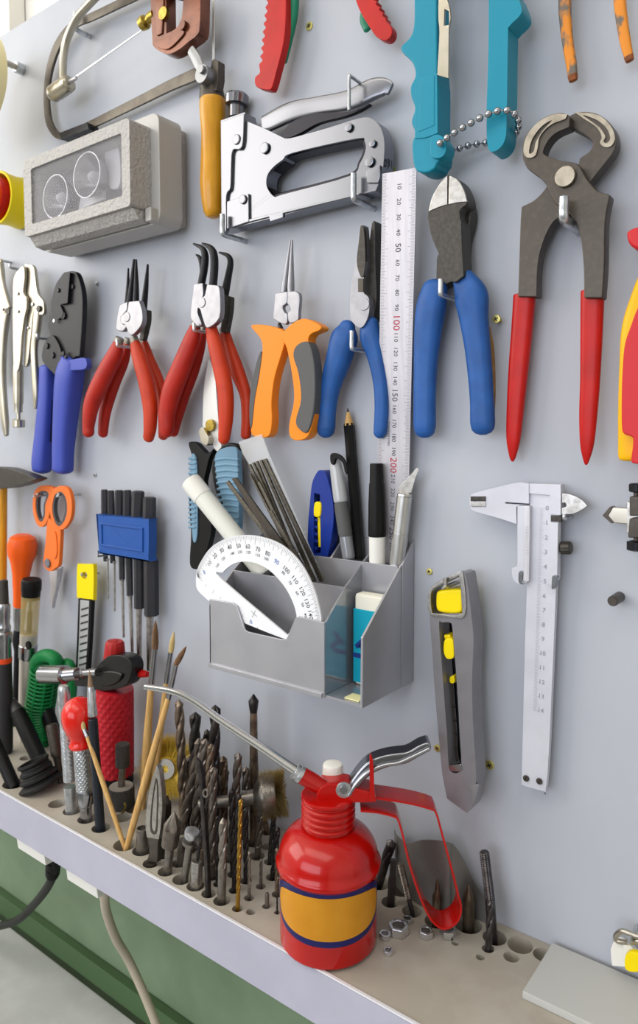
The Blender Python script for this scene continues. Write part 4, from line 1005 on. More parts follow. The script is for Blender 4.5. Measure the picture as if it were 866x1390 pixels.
T = Thing('steel_ruler', 'long steel millimetre ruler standing in the organiser and leaning on the staple gun', 'ruler', P(531, 770, .0035))
def rl(x, y): # ruler plane leans a little off the panel towards its top
    d = .0035 + (770 - y) / 540 * .0205
    return P(x, y, d)
c00, c01, c10, c11 = rl(512.2, 765), rl(549, 765), rl(519, 236), rl(565.5, 227)
RV = ((c10 + c11) / 2 - (c00 + c01) / 2).normalized(); RU = (c11 - c10); RU = (RU - RV * RU.dot(RV)).normalized(); RN = RU.cross(RV)
hw_ = .0115; W0 = (c11 - c10).dot(RU) / 2; L0 = ((c10 + c11) / 2 - (c00 + c01) / 2).length
base_c = (c00 + c01) / 2
def rp(u, v): return base_c + RU * u + RV * v
T.part('blade', slab([[rp(-W0, 0), rp(W0, 0), rp(W0, L0), rp(-W0, L0)]], RN, .0009, .0002), mat('ruler_steel', '#cbc8cf', .34, .3, '#c2bfc7', vscale=60, stretch=(6, 1, .5)))
mk, mr = G(), G()
def v_at(y): # height along the ruler seen at image row y
    q = rl(540, y); return (q - base_c).dot(RV)
v10, v200 = v_at(253), v_at(632); step = (v10 - v200) / 190
for mm in range(1, 262):
    v = v10 - (mm - 10) * step
    if v < 0.002: break
    h = .0052 if mm % 10 == 0 else (.0042 if mm % 5 == 0 else .003)
    for sgn in (-1, 1): mk.add(quad(rp(sgn * (W0 - h / 2 - .0004), v), RU, RV, h, .00016))
    if mm % 10 == 0:
        big = mm % 50 == 0; red = mm % 100 == 0
        (mr if red else mk).add(text(str(mm), .0078 if red else (.0064 if big else .0046), rp(.0003, v), -RV, RU))
mk.add(text('STAINLESS STEEL', .0024, rp(-.0042, v10 - (178 - 10) * step), -RV, RU))
T.part('scale_markings', mk, M_ink); T.part('red_numerals', mr, mat('red_print', '#b0243c', .6), label='red 100 and 200 numerals')

# erasers in the right front compartment
M_er = mat('eraser_white', '#ece9da', .7); M_tl = mat('teal_card', '#0fa3bd', .45)
def eraser(label, xl, xr, d0, d1, z0, z1, zc, mark):
    T = Thing('eraser', label, 'eraser', ((xl + xr) / 2, -(d0 + d1) / 2, z0))
    T.part('rubber', box(((xl + xr) / 2, -(d0 + d1) / 2, (z0 + z1) / 2), xr - xl - .0012, d1 - d0 - .0012, z1 - z0, .0022), M_er)
    T.part('sleeve', box(((xl + xr) / 2, -(d0 + d1) / 2, (z0 + .002 + zc) / 2), xr - xl, d1 - d0, zc - z0 - .002, .0006), M_tl)
    mk = G()
    for x, z, w, a in mark: mk.add(quad(((xl + xr) / 2 + x, -d1, (z0 + zc) / 2 + z), (math.cos(a), 0, math.sin(a)), (-math.sin(a), 0, math.cos(a)), w, .0035))
    T.part('printed_mark', mk, mat('navy_print', '#1f3e86', .5))
ze = P(*at(cK, 583, 590), .036).z; zc = P(*at(cK, 583, 640), .036).z
eraser('upright white eraser in a teal sleeve in the open right compartment', -.2905, -.2648, .024, .036, OZ + .0019, ze, zc, [(-.006, .004, .012, .75), (-.003, -.001, .010, -.6), (-.007, -.006, .012, 0)])
T = single('paper_scrap', 'pale yellow paper scrap on the floor of the right compartment', 'paper', box((-.273, -.058, OZ + .0023), .012, .010, .0008, 0), mat('pale_yellow_paper', '#e6e0a8', .8), (-.273, -.058, OZ + .0019))
# ------------------------------------------------------------------ left side of the panel
# hammer
T = Thing('hammer', 'hammer with dark steel head and yellow wooden handle at the left edge', 'hammer', P(4, 815, .02))
T.part('head', plate(cT('-90,42! 28,46 150,90! 138,98 100,112 30,130 -90,132!'), .034, .014, n=2, bev=.003, seg=2), M_dark)
T.part('handle', grip(cT('8,130,44 8,300,42 8,480,40 6,600,40'), .022, .8), M_ywood)


# orange handled scissors
T = Thing('scissors', 'orange handled scissors with grey lined finger loops hanging point down', 'scissors', P(70, 830, .004))
M_gl = mat('dark_grey_liner', '#4d4c50', .55)
T.part('handle', plate(cH('160,250 165,180 190,147 225,140 262,152 272,185 258,215 248,250 236,300 220,332 195,344 172,312'), .018, .004, [cH('174,250 178,195 196,170 222,168 238,185 222,235 220,285 205,318 186,305')], bev=.0022, seg=3), M_oran2)
T.part('handle', plate(cH('243,240 255,172 285,145 318,146 340,170 352,235 344,305 315,350 288,355 262,330 247,290'), .026, .004, [cH('256,235 268,188 290,172 308,178 324,210 328,260 318,308 295,338 274,330 258,285')], bev=.0025, seg=3), M_oran2)
T.part('loop_liner', plate(cH('172,250 176,192 196,166 222,164 240,183 224,235 222,288 206,321 184,308'), .0172, .004, [cH('183,250 186,200 200,180 218,178 228,190 214,235 212,282 203,304 191,296')], bev=.0005), M_gl)
T.part('loop_liner', plate(cH('254,235 266,186 290,169 310,175 327,208 331,262 320,311 295,341 272,333 256,285'), .0255, .0045, [cH('264,235 274,195 290,180 303,186 315,214 318,258 310,298 292,322 278,316 266,280')], bev=.0005), M_gl)
T.part('screw', dot(cH, 180, 186, 9, .018, .001), M_zinc); T.part('screw', dot(cH, 283, 186, 10, .028, .001), M_zinc)
T.part('shank', plate(cH('236,300! 290,345 296,362 292,460 286,530 272,545 245,562 220,545 212,510 222,420 228,340'), .024, .0045, bev=.002, seg=3), M_oran2)
T.part('shank_ridge', plate(cH('258,365 272,380 278,460 268,500 250,480 252,420'), .0252, .005, bev=.001), M_oran2)
T.part('pivot', dot(cH, 228, 522, 24, .024, .002, 20, .0008), mat('grey_pivot', '#6f6f76', .4))
T.part('blade', plate(cH('240,555! 282,548! 275,640 262,700 254,745! 248,690 246,620'), .014, .004, bev=.0006), M_satin)
T.part('blade', plate(cH('268,548! 300,540! 285,620 262,700! 260,620'), .009, .003, bev=.0006), M_satin)
hookg(cH, 290, 192, .0255, .026, .0013, 0); hookg(cH, 208, 190, .018, .0262, .0012, 0)

# pin punches in a blue holder
T = Thing('punch_holder', 'blue plastic holder clamped round six pin punches', 'holder', P(175, 760, .004))
T.part('block', plate(cH('480,297 490,286 712,306 728,320 726,497 712,505 500,470 484,458'), .023, .0095, bev=.0022, seg=3), mat('holder_blue', '#20509c', .38))
T.part('raised_frame', plate(cH('488,322! 697,348! 697,468! 490,436!'), .0242, .003, [cH('496,332! 688,357! 688,457! 498,427!')], n=1, bev=.0004), mat('holder_blue', '#20509c', .38))
M_punch = mat('punch_grey', '#3a3a3f', .45, .3)
PUN = [((511, 160), (513, 300), 17, (516, 475), (518, 512), 12, (528, 500), (530, 695), 5, 'thinnest'),
       ((543, 165), (545, 303), 17, (551, 480), (552, 520), 13, (560, 510), (562, 756), 6, 'second thinnest'),
       ((583, 163), (583, 305), 21, (596, 486), (598, 602), 15, (599, 598), (606, 884), 8, 'third thinnest'),
       ((624, 163), (623, 307), 21, (631, 490), (637, 680), 17, (638, 676), (648, 955), 10, 'fourth thinnest'),
       ((677, 167), (673, 309), 31, (680, 494), (681, 742), 25, (681, 738), (682, 990), 15, 'second thickest'),
       ((733, 197), (731, 312), 32, (740, 498), (742, 776), 37, (735, 772), (733, 1045), 18, 'thickest')]
for a, b, r1, c, e, r2, g_, h, r3, nm in PUN:
    k = 240 / 866
    P_ = Thing('pin_punch', '%s of six dark steel pin punches held in the blue holder' % nm, 'punch', P(*at(cH, *h), .011), 'pin punches in the blue holder')
    hexs = lambda p, q, ra, rb, dd: rod(at(cH, *p), at(cH, *q), dd, [(0, ra * k * .8), (.04, ra * k), (1, rb * k)], 6)
    P_.part('shank_head', hexs(a, b, r1, r1 * 1.05, .013), M_punch)
    P_.part('shank', hexs(c, e, r2, r2, .013), M_punch)
    P_.part('shank_core', rod(at(cH, *b), at(cH, *c), .013, [(0, r1 * k * .7), (1, r2 * k * .7)], 8), M_black)
    P_.part('pin', rod(at(cH, *g_), at(cH, *h), .013, [(0, r2 * k * .85), (.06, r3 * k), (1, r3 * k * .8)], 14), M_steel, label='bright steel pin')
hookg(cH, 493, 486, .022, .0235, .001, .006)

# snap-off knife
T = Thing('snap_off_knife', 'slim snap-off knife with yellow end and segmented steel blade hanging by its hole', 'knife', P(117, 925, .004))
T.part('yellow_end', plate(cH('378,538 395,527 446,528 458,542 456,690 448,698 384,690 377,680'), .018, .0045, [cH('400,580 406,566 420,566 427,580 420,597 406,597')], bev=.0016, seg=3), M_yellow)
T.part('body', plate(cH('382,694! 450,700! 440,900 426,1110! 366,1100! 375,900'), .0165, .0045, n=2, bev=.001), M_blackp)
T.part('blade_channel', plate(cH('392,700! 436,706! 428,900 414,1100! 376,1096! 386,900'), .0172, .003, n=2, bev=.0004), mat('blade_silver', '#c4c6c8', .3, .5))
sl = G()
for i in range(10):
    y = 735 + i * 34
    T.part('blade_slot', plate(cH('%d,%d! %d,%d! %d,%d! %d,%d!' % (398 - i * 1.3, y + 10, 432 - i * 1.3, y, 431 - i * 1.3, y + 9, 397 - i * 1.3, y + 19)), .0176, .001, n=1, bev=0), M_dark)
hookg(cH, 412, 581, .018, .0185, .0012, .003)

# things standing at the far left of the rack
def stand(key_or_xy):  # foot point on the rack
    return Pz(key_or_xy[0], key_or_xy[1], SHZ)
def upright(name, label, cat, footxy, topxy, sink=0.0, group=None):
    """helper: foot on the rack, top traced in the plane through the foot; returns Thing and functions of the way up"""
    q = Pz(footxy[0], footxy[1], SHZ); d = -q.y
    tp = P(topxy[0], topxy[1], d)
    T = Thing(name, label, cat, q, group)
    def f(t): return q.lerp(tp, t)
    def R(px, t=.5):
        x = footxy[0] + (topxy[0] - footxy[0]) * t; y = footxy[1] + (topxy[1] - footxy[1]) * t
        return rad(x, y, d, px)
    def turned(prof, seg=20, star=None):
        return lathe(q, tp, [(t, R(px, t)) for t, px in prof], seg, None, star)
    return T, f, R, turned
M_handle = mat('soft_black_handle', '#2b2a2c', .5, bump=.05)
T, f, R, tn = upright('gas_torch', 'black gas torch pen with chrome head and orange ring at the left edge', 'torch', (7, 1022), (5, 788))
T.part('handle', tn([(0, 9), (.02, 11), (.3, 11.5), (.53, 10.5), (.535, 9)], 24), M_handle)
T.part('ring', tn([(.53, 10.5), (.533, 11), (.558, 11), (.56, 10)], 24), mat('orange_red_ring', '#d8481c', .4))
T.part('collar', tn([(.558, 9), (.56, 10.3), (.64, 10), (.65, 11.5), (.70, 11.5), (.71, 8.5), (.72, 9.5), (.74, 9.5), (.75, 8), (.80, 8), (.81, 9), (.86, 9), (.87, 7)], 24), M_chrome)
T.part('tip', tn([(.865, 7.2), (1, 6), (1.005, 3)], 16), M_dark)
T.part('valve', ball(P(8, 838, .045), .005, 14, 8), M_chrome)

T, f, R, tn = upright('screwdriver', 'orange plastic handled driver with dark shaft standing behind the desoldering pump', 'screwdriver', (20, 985), (31, 726))
T.part('handle', tn([(.63, 8), (.64, 9.5), (.68, 9.5), (.80, 12.5), (.86, 15.5), (.90, 20), (.95, 21), (.985, 18), (1.0, 11)], 28, star=lambda k: 1 if k % 7 else .93), mat('orange_handle', '#ee5c10', .38))
T.part('collar', tn([(.50, 5), (.505, 7), (.55, 7.5), (.56, 8.5), (.63, 8.8), (.635, 7)], 20), M_chrome)
T.part('shaft', tn([(0, 4.5), (.3, 5), (.4, 5.5), (.46, 9), (.5, 7.5), (.55, 6)], 18), M_black)

T, f, R, tn = upright('desoldering_pump', 'desoldering pump with black cap, clear tube and silver body', 'pump', (32, 1006), (43, 786))
T.part('body', tn([(0, 6), (.05, 8.5), (.2, 9.5), (.67, 12.5), (.675, 11)], 28), mat('pump_silver', '#cfc8c0', .35, .4))
T.part('collar', tn([(.52, 12.3), (.53, 12.9), (.60, 13.2), (.605, 12)], 28), M_chrome)
T.part('button', dot(cT, 112, 776, 19, -stand((32, 1006)).y + .0066, .003, 18, .001), M_blackp)
T.part('tube', tn([(.67, 12.6), (.90, 13.2)], 28), mat('amber_clear', '#cdb878', .12, 0, alpha=.5))
T.part('plunger', tn([(.68, 3.5), (.80, 3.5), (.81, 1.8), (.9, 1.8)], 12), M_dark)
T.part('cap', tn([(.88, 12), (.885, 13), (.93, 13.5), (.935, 14.3), (.99, 14.3), (1, 12.5)], 28), M_blackp)

# green net sleeve
M_gn = mat('green_net', '#0e7a3e', .4)
T = Thing('net_sleeve', 'bundle of green plastic net sleeve standing behind the chrome torch nozzle', 'sleeve', stand((58, 1012)))
pts = [P(x, y, .028) for x, y in ((60, 1008), (56, 990), (54, 965), (58, 935), (62, 905))]
pth = cr([(tuple(p), False) for p in pts], 6, False)
wv = [.009 + .006 * min(1, i / 6) for i in range(len(pth))]
T.part('inner', sweep(pth, [w * .9 for w in wv], [w * .8 for w in wv], 16), mat('green_dark', '#0a5a2e', .5))
ribs = G(); prev = None
for i in range(1, len(pth) - 1):
    tt = (pth[i + 1] - pth[i - 1]).normalized(); u = tt.orthogonal().normalized(); v = tt.cross(u)
    ribs.add(wire([pth[i] + (u * math.cos(a) + v * math.sin(a)) * wv[i] * 1.0 for a in [2 * math.pi * k / 16 for k in range(17)]], .0013, 6, smooth=False))
for k in range(10):
    a = 2 * math.pi * k / 10; ln = []
    for i in range(1, len(pth) - 1):
        tt = (pth[i + 1] - pth[i - 1]).normalized(); u = tt.orthogonal().normalized(); v = tt.cross(u)
        ln.append(pth[i] + (u * math.cos(a) + v * math.sin(a)) * wv[i])
    ribs.add(wire(ln, .0012, 6, smooth=False))
T.part('net', ribs, M_gn, kind='stuff')
T.part('rolled_top', wire([P(x, y, d) for x, y, d in ((50, 918, .032), (50, 898, .035), (62, 890, .035), (75, 895, .032), (78, 910, .028))], [.0072] * 21, 14), M_gn)
T.part('rolled_top', wire([P(x, y, d) for x, y, d in ((80, 912, .02), (86, 902, .02), (95, 905, .02), (97, 935, .02), (92, 970, .02))], [.006] * 21, 12), M_gn)

# red soldering torch
q = stand((157, 1062))
T = Thing('soldering_torch', 'small gas torch with red canister, red knob, black head and chrome nozzle', 'torch', q)
TD = -q.y
A, B = q, P(156, 935, TD); Rr = rad(157, 1000, TD, 25.5)
T.part('base', lathe(A + Vector((0, 0, .0003)), A + Vector((0, 0, .012)), [(0, Rr * .9), (.1, Rr * .97), (1, Rr * .97)], 40), M_blackp)
T.part('canister', knurl(A + Vector((0, 0, .010)), B, Rr, 120, 120, .028, 15), mat('red_canister', '#c0202e', .42))
T.part('head', plate(cI('368,225 400,195 470,160 520,116 560,106 600,110 632,130 646,165 640,210 625,245 600,264 550,277 520,282 470,282 445,262 370,256'), TD + .012, .014, bev=.006, seg=4), mat('gloss_black', '#0b0b0c', .3, coat=.15, spec=.3))
T.part('head_flare', plate(cI('480,200 520,186 565,188 595,205 575,238 530,260 490,250'), TD + .0145, .006, bev=.0025, seg=3), mat('gloss_black', '#0b0b0c', .3, coat=.15, spec=.3))
T.part('knob', rod(at(cI, 560, 145), at(cI, 563, 36), TD, [(0, 15.5), (.1, 15.5), (.7, 13.8), (.92, 13), (1, 10.5)], 36, star=lambda k: 1 if k % 3 else .93), mat('knob_red', '#a8201e', .4))
T.part('knob_button', rod(at(cI, 563, 40), at(cI, 563, 33), TD, [(0, 5), (1, 4)], 16), M_red)
T.part('trigger', rod(at(cI, 690, 195), at(cI, 722, 200), TD, [(0, 6), (1, 4)], 14), M_red)
T.part('nozzle', join(rod(at(cI, 213, 200), at(cI, 322, 202), TD + .020, [(-.0, 9), (0, 12.5), (.03, 13.3), (.98, 13.3), (1, 11), (1.0, 8)], 32),
    rod(at(cI, 318, 202), at(cI, 384, 195), TD + .020, sum([[(i / 6, 9.2), (i / 6 + .08, 7)] for i in range(6)], []), 24),
    rod(at(cI, 380, 195), at(cI, 480, 190), TD + .016, [(0, 6.5), (.3, 6.5), (.32, 5), (.6, 5), (.62, 6), (1, 6)], 20)), M_chrome)

# black sticks and rubber bellows
def stick3(name, label, cat, fx, tx, prof, m, key=None, seg=18, top=None):
    T, f, R, tn = upright(name, label, cat, fx, tx)
    T.part('handle', tn(prof, seg), m)
    return T, tn
T, tn = stick3('black_stick', 'black tapered marking stick leaning behind the rubber bellows', 'stick', cIx(212, 652), (16.5, 950), [(-.06, 11), (.55, 11.5), (.82, 10.5)], M_blackp)
T.part('tip', tn([(.80, 10.4), (.96, 5), (.985, 4.5), (1, 4)], 18), mat('worn_black_tip', '#3a393b', .4, .3)); T.part('lead', tn([(.99, 4), (1.012, 3.6)], 14), mat('pale_lead', '#cfcfd0', .5))
T, tn = stick3('black_stick', 'short black tapered stick standing behind the knurled scriber', 'stick', (81, 1020), (53, 934), [(0, 10), (.5, 10.5), (.75, 10)], M_blackp)
T.part('tip', tn([(.74, 9.9), (.95, 5.5), (1, 4)], 18), mat('worn_black_tip', '#3a393b', .4, .3)); T.part('lead', tn([(.99, 4), (1.012, 3.6)], 14), mat('pale_lead', '#cfcfd0', .5))
T, tn = stick3('black_stick', 'thick black rubber stick leaning off the left edge of the picture', 'stick', cIx(66, 742), (-14, 992), [(-.05, 9), (0, 9.5), (.9, 9), (1, 7)], M_blackp)
T, tn = stick3('nut_driver', 'bronze coloured nut driver with a coil spring standing behind the knurled scriber', 'driver', (83, 1062), (70, 983), [(0, 4.5), (.35, 5), (.45, 6), (.48, 8)], M_dark)
T.part('socket', tn([(.46, 7.5), (.5, 8), (.95, 8.3), (1, 7.5)], 22), M_worn)
q = stand((55, 1068))
c = q.copy()
T = Thing('rubber_bellows', 'squashed black rubber bellows lying at the front of the rack', 'bellows', q)
RB = [((200, 765), 95, 20), ((196, 740), 84, 18), ((190, 708), 74, 17), ((170, 690), 58, 14), ((160, 660), 55, 12), ((150, 640), 50, 11)]
nn = Vector((-.25, -.30, .92)).normalized()
rings = G()
ax0 = P(*at(cI, 198, 768), -q.y); ax1 = P(*at(cI, 150, 645), -q.y + .002)
prof = [(.1, .0195), (.12, .0215), (.2, .0215), (.26, .017), (.32, .0155), (.38, .0178), (.46, .0178), (.52, .0138), (.58, .0132), (.64, .0152), (.72, .0150), (.77, .0128), (.84, .0126), (.92, .0148), (1.0, .0146), (1.0, .0122), (.7, .0115), (.3, .0115)]
ax0 = Vector((q.x + .004, q.y, SHZ + .0003)); ax1 = ax0 + Vector((-.010, -.004, .025))
T.part('sleeve', lathe(ax0, ax1, prof, 40), M_rubber)
# ------------------------------------------------------------------ drills, taps and small tools standing in the rack
M_hss = mat('drill_steel', '#6c645e', .32, .8, '#837a72', vscale=150, rvar=.08)
M_hssd = mat('drill_black', '#343132', .36, .7, '#46423f', vscale=150, rvar=.08)
M_hssl = mat('drill_pale', '#98918a', .33, .85, '#7d766e', vscale=150, rvar=.08)
M_hssb = mat('drill_bronze', '#8b7a69', .36, .8, '#5c5148', vscale=120, rvar=.08)
M_gold = mat('drill_gold', '#b08a3c', .3, .9, '#96722c', vscale=150, rvar=.08)
M_shank = mat('shank_steel', '#8c8781', .34, .9, '#77726c', vscale=180, rvar=.08)
HR = {k: q for k, q in FEET.items()}
def hole_at(q):
    for c, r in HOLE_OK:
        if (c - q).length < 1e-5: return r
    return 0
def base_of(key, q=None):
    q = HR[key] if q is None else q
    return q, (.014 if hole_at(q) else 0.0)
def top_of(q, xy): return P(xy[0], xy[1], -q.y)
def twist(A, B, r, pitch=None, lobes=2, seg=16, deep=.5, tip=True, hand=1):
    """fluted twist body from A up to the point B"""
    A, B = Vector(A), Vector(B); ax = B - A; L = ax.length; ax.normalize()
    u = ax.orthogonal().normalized(); v = ax.cross(u); rings = []
    pitch = pitch or r * 9
    n = max(8, min(70, int(L / pitch * 14)))
    tl = r * .8
    for j in range(n + 1):
        s = (L - tl) * j / n
        ring = []
        for k in range(seg):
            a = 2 * math.pi * k / seg
            m = abs(math.cos(a * lobes / 2)); rr = r * (1 - deep * (1 - m ** .55))
            if m > .96: rr = r
            aa = a + hand * 2 * math.pi * s / pitch
            ring.append(A + ax * s + (u * math.cos(aa) + v * math.sin(aa)) * rr)
        rings.append(ring)
    c = A + ax * L
    rings.append([c + (q - (A + ax * (L - tl))) * .12 for q in rings[-1]])
    return ringloft(rings)
def hrad(q, rpx):
    v = q - CAM; zc = v.dot(FWD); x = FPX * v.dot(RGT) / zc
    return rpx * zc / FPX / math.sqrt(1 + (x / FPX) ** 2)
SJ = 260 / 866
def drill(key, topxy, w, split, m, label, group='twist drills standing in the rack', shank=None, wsh=None, pitch=None, f=cJx, deep=.5, lobes=2, name='drill_bit', cat='drill bit'):
    """w = width in crop pixels; split = share of the way up where the flutes begin"""
    q, sink = base_of(key); tp = top_of(q, f(*topxy)); s = SJ if f is cJx else 360 / 866
    hr = hole_at(q)
    r = hrad(q, w * s / 2); rs = hrad(q, (wsh or w * .92) * s / 2)
    if hr and rs > hr * .96: rs = hr * .96
    ax = (tp - q); T = Thing(name, label, cat, q, group)
    foot_ = q - ax.normalized() * sink
    sp = q + ax * split
    T.part('shank', lathe(foot_, sp + ax.normalized() * r * .6, [(0, rs * .8), (.03, rs), (.97, rs), (1, rs * .7)], 14), shank or m)
    T.part('flutes', twist(sp, tp, r, pitch, lobes, 16 if lobes < 4 else 24, deep), m)
    return T
D = [('large drill', (543, 700), 42, .38, M_hssl, 'pale grey twist drill with plain shank, the widest at the front edge'),
     ('gold drill', (622, 615), 22, .10, M_gold, 'gold coated long thin twist drill at the front of the rack'),
     ('pale drill', (660, 850), 17, .15, M_hssl, 'short pale twist drill right of the gold one'),
     ('k', (714, 885), 16, .2, M_hss, 'short thin twist drill in the third row right of the gold one'),
     ('l', (778, 600), 28, .12, M_hssd, 'blackened twist drill standing before the second wire brush'),
     ('m', (719, 570), 32, .14, M_hss, 'grey twist drill crossing the shaft of the second wire brush'),
     ('n', (790, 740), 28, .12, M_hssd, 'dark twist drill with a bronze sheen behind the oil can'),
     ('n2', (786, 835), 22, .12, M_hssb, 'slender bronze twist drill next to the oil can'),
     ('tiny', (786, 1045), 9, .3, M_hssd, 'smallest black twist drill beside the oil can'),
     ('o', (645, 655), 26, .14, M_hssd, 'black twist drill directly behind the gold one'),
     ('o2', (615, 590), 27, .12, M_hssd, 'dark slender twist drill just left of the gold one'),
     ('b0', (342, 165), 46, .1, M_hssb, 'tall bronze brown twist drill next to the wire wheel hub'),
     ('b1', (417, 222), 54, .1, M_hssd, 'thick blue black twist drill with a chisel tip'),
     ('b2', (432, 340), 46, .1, M_hss, 'grey twist drill leaning behind the long square rod'),
     ('b3', (506, 190), 52, .1, M_hssd, 'thick dark twist drill taller than its neighbours behind the square rod'),
     ('b4', (542, 420), 44, .1, M_hssb, 'rusty tipped twist drill in the back row'),
     ('b5', (465, 342), 44, .1, M_hss, 'steel twist drill with wide flutes in the middle of the crowd'),
     ('b6', (490, 365), 36, .12, M_hssb, 'narrow bronze twist drill behind the square rod'),
     ('mid', (500, 470), 40, .12, M_hss, 'grey twist drill to the right of the square rod'),
     ('mid2', (521, 690), 24, .15, M_hssd, 'thin dark twist drill just left of the large pale one'),
     ('b8', (560, 480), 34, .1, M_hss, 'twist drill half hidden behind the rusty tipped one'),
     ('w', (612, 405), 42, .1, M_hss, 'tall grey twist drill rising left of the tall countersink'),
     ('b7', (645, 470), 36, .1, M_hss, 'twist drill close against the tall countersink'),
     ('b13', (686, 500), 30, .1, M_hssb, 'bronze twist drill right of the tall countersink'),
     ('b9', (388, 420), 40, .1, M_hss, 'slim twist drill between the tall bronze brown one and the thick blue black one'),
     ('p5', (582, 565), 34, .12, M_hssd, 'dark twist drill in the second row left of the gold one'),
     ('b10', (470, 300), 38, .1, M_hssd, 'dark twist drill farthest back between the thick ones'),
     ('b12', (858, 560), 28, .1, M_hssd, 'dark twist drill partly behind the dome of the oil can')]
for key, tp, w, sp, m, lb in D:
    drill(key, tp, w, sp, m, lb, shank=M_shank if m in (M_hssl,) else None)
# long spiral drill in the front middle
drill('leaning', (446, 342), 48, .06, M_hss, 'coarse steel twist drill leaning right behind the flanged arbor')

# tall countersunk-tip tool
q, sink = base_of('v'); tp = top_of(q, cJx(680, 140))
T = Thing('tall_countersink', 'tall dark countersink with pointed head rising above the drills', 'countersink', q)
R1 = hrad(q, 22 * SJ)
T.part('body', lathe(q - Vector((0, 0, sink)), tp, [(0, R1 * .95), (.55, R1 * .98), (.60, R1 * .85), (.87, R1 * .78), (.89, R1 * .72)], 20), M_hssb)
T.part('head', lathe(q, tp, [(.87, R1 * .72), (.92, R1 * .95), (.955, R1 * 1.05), (1, .0004)], 8), M_hssd)

# front row oddments
def tool(key, label, name, cat, f=cJx, group=None):
    q, sink = base_of(key); return Thing(name, label, cat, q, group), q, sink
T, q, sink = tool('square rod', 'long dark square rod with a bent tip in front of the drills', 'square_rod', 'rod')
w = hrad(q, 13 * SJ); pth = [q - Vector((0, 0, sink)), top_of(q, cJx(470, 900)), top_of(q, cJx(456, 660)), top_of(q, cJx(446, 500)), top_of(q, cJx(436, 455)), top_of(q, cJx(420, 432))]
T.part('rod', sweep(pth, [w * .8, w * .9, w, w, w * .9, w * .5], [w * .8, w * .9, w, w, w * .9, w * .5], 12, 5, cap=.2), M_hssd)
eye = [top_of(q, cJx(474 + 11 * math.cos(a), 583 + 17 * math.sin(a))) + Vector((0, -w * 1.1, 0)) for a in [2 * math.pi * k / 14 for k in range(15)]]
T.part('wire_eye', wire(eye, .0008, 6, smooth=False), M_shank)
T, q, sink = tool('spear', 'spear shaped three sided scraper blade standing at the front of the rack', 'scraper', 'scraper')
d = -q.y
T.part('blade', plate(cJ('240,460! 252,490 262,560 266,640 260,740 250,800! 195,790! 190,720 200,620 214,540'), d + .002, .0045, bev=.0018), M_steel)
T.part('flute', plate(cJ('238,520 248,580 246,680 240,770 214,764 212,700 222,600'), d + .0024, .003, [cJ('238,540 242,590 240,680 234,756 220,750 218,700 226,610')], bev=.0006), M_worn)
T.part('neck', plate(cJ('250,795! 246,830 244,905! 192,900! 208,850 200,788!'), d + .0022, .005, n=2, bev=.0012), M_worn)
T.part('tang', lathe(q - Vector((0, 0, sink)), q, [(0, .004), (1, .004)], 12), M_worn)
T, q, sink = tool('knurled pin', 'dark knurled pin punch with a pointed top behind the scraper', 'knurled_punch', 'punch')
tp = top_of(q, cJx(290, 600)); r = hrad(q, 22 * SJ)
T.part('body', knurl(q - Vector((0, 0, sink)), q.lerp(tp, .8), r, 40, 60, .06, 9), M_dark)
T.part('tip', lathe(q, tp, [(.8, r), (.84, r), (.9, r * .85), (.92, r * .5), (1, r * .2)], 18), M_worn)
T, q, sink = tool('countersink', 'countersink bit with a fluted cone head at the front of the rack', 'countersink', 'countersink')
tp = top_of(q, cJx(322, 672)); r = hrad(q, 39 * SJ)
T.part('shank', lathe(q - Vector((0, 0, sink)), q.lerp(tp, .46), [(0, r * .5), (.95, r * .52), (1, r * .6)], 18), M_shank)
T.part('collar', lathe(q, tp, [(.40, r * .6), (.45, r), (.68, r * 1.02), (.73, r * .98)], 22), M_hss)
T.part('head', lathe(q, tp, [(.72, r * .98), (.78, r * 1.02), (1, r * .08)], 20, star=lambda k: 1 if k % 5 < 3 else .72), M_hssl)
T, q, sink = tool('flanged bolt', 'bright steel arbor with two stacked flanges at the front of the rack', 'arbor', 'arbor')
tp = top_of(q, cJx(404, 756)); r = hrad(q, 35 * SJ)
T.part('shaft', lathe(q - Vector((0, 0, sink)), q.lerp(tp, .78), [(0, r * .5), (1, r * .5)], 18), M_shank)
T.part('flange', lathe(q, tp, [(.70, r * .5), (.74, r * 1.0), (.80, r * 1.0), (.81, r * .55), (.88, r * .5)], 26), M_shank)
T.part('cap', lathe(q, tp, [(.86, r * .5), (.88, r * .9), (.93, r * 1.0), (.98, r * .95), (1, r * .6)], 26), M_zinc)
T, q, sink = tool('stub', 'small bright steel sleeve with a thin drill standing in it', 'drill_sleeve', 'sleeve')
tp = top_of(q, cJx(424, 890)); r = min(hrad(q, 27 * SJ), (hole_at(q) or 1) * .95)
T.part('sleeve', lathe(q - Vector((0, 0, sink)), tp, [(0, r), (.9, r), (.97, r * .9), (1, r * .5)], 24), M_steel)
t2 = top_of(q, cJx(472, 600)); T.part('thin_drill', twist(tp - Vector((0, 0, .002)), t2, hrad(q, 9 * SJ)), M_hssd)
T, q, sink = tool('pin', 'short grey steel pin between the countersink and the flanged arbor', 'steel_pin', 'pin')
tp = top_of(q, cJx(358, 795)); r = hrad(q, 19 * SJ)
T.part('body', lathe(q - Vector((0, 0, sink)), tp, [(0, r), (.75, r), (.8, r * .8), (1, r * .7)], 18), M_shank)
T, q, sink = tool('short rod', 'stubby bright rod at the front beside the oil can', 'stub_rod', 'rod')
tp = top_of(q, cJx(742, 1040)); r = hrad(q, 10 * SJ)
T.part('body', lathe(q - Vector((0, 0, sink)), tp, [(0, r), (.95, r), (1, r * .7)], 14), M_shank)
T, q, sink = tool('tube', 'short steel ferrule tube standing in the rack behind the scraper', 'ferrule', 'tube')
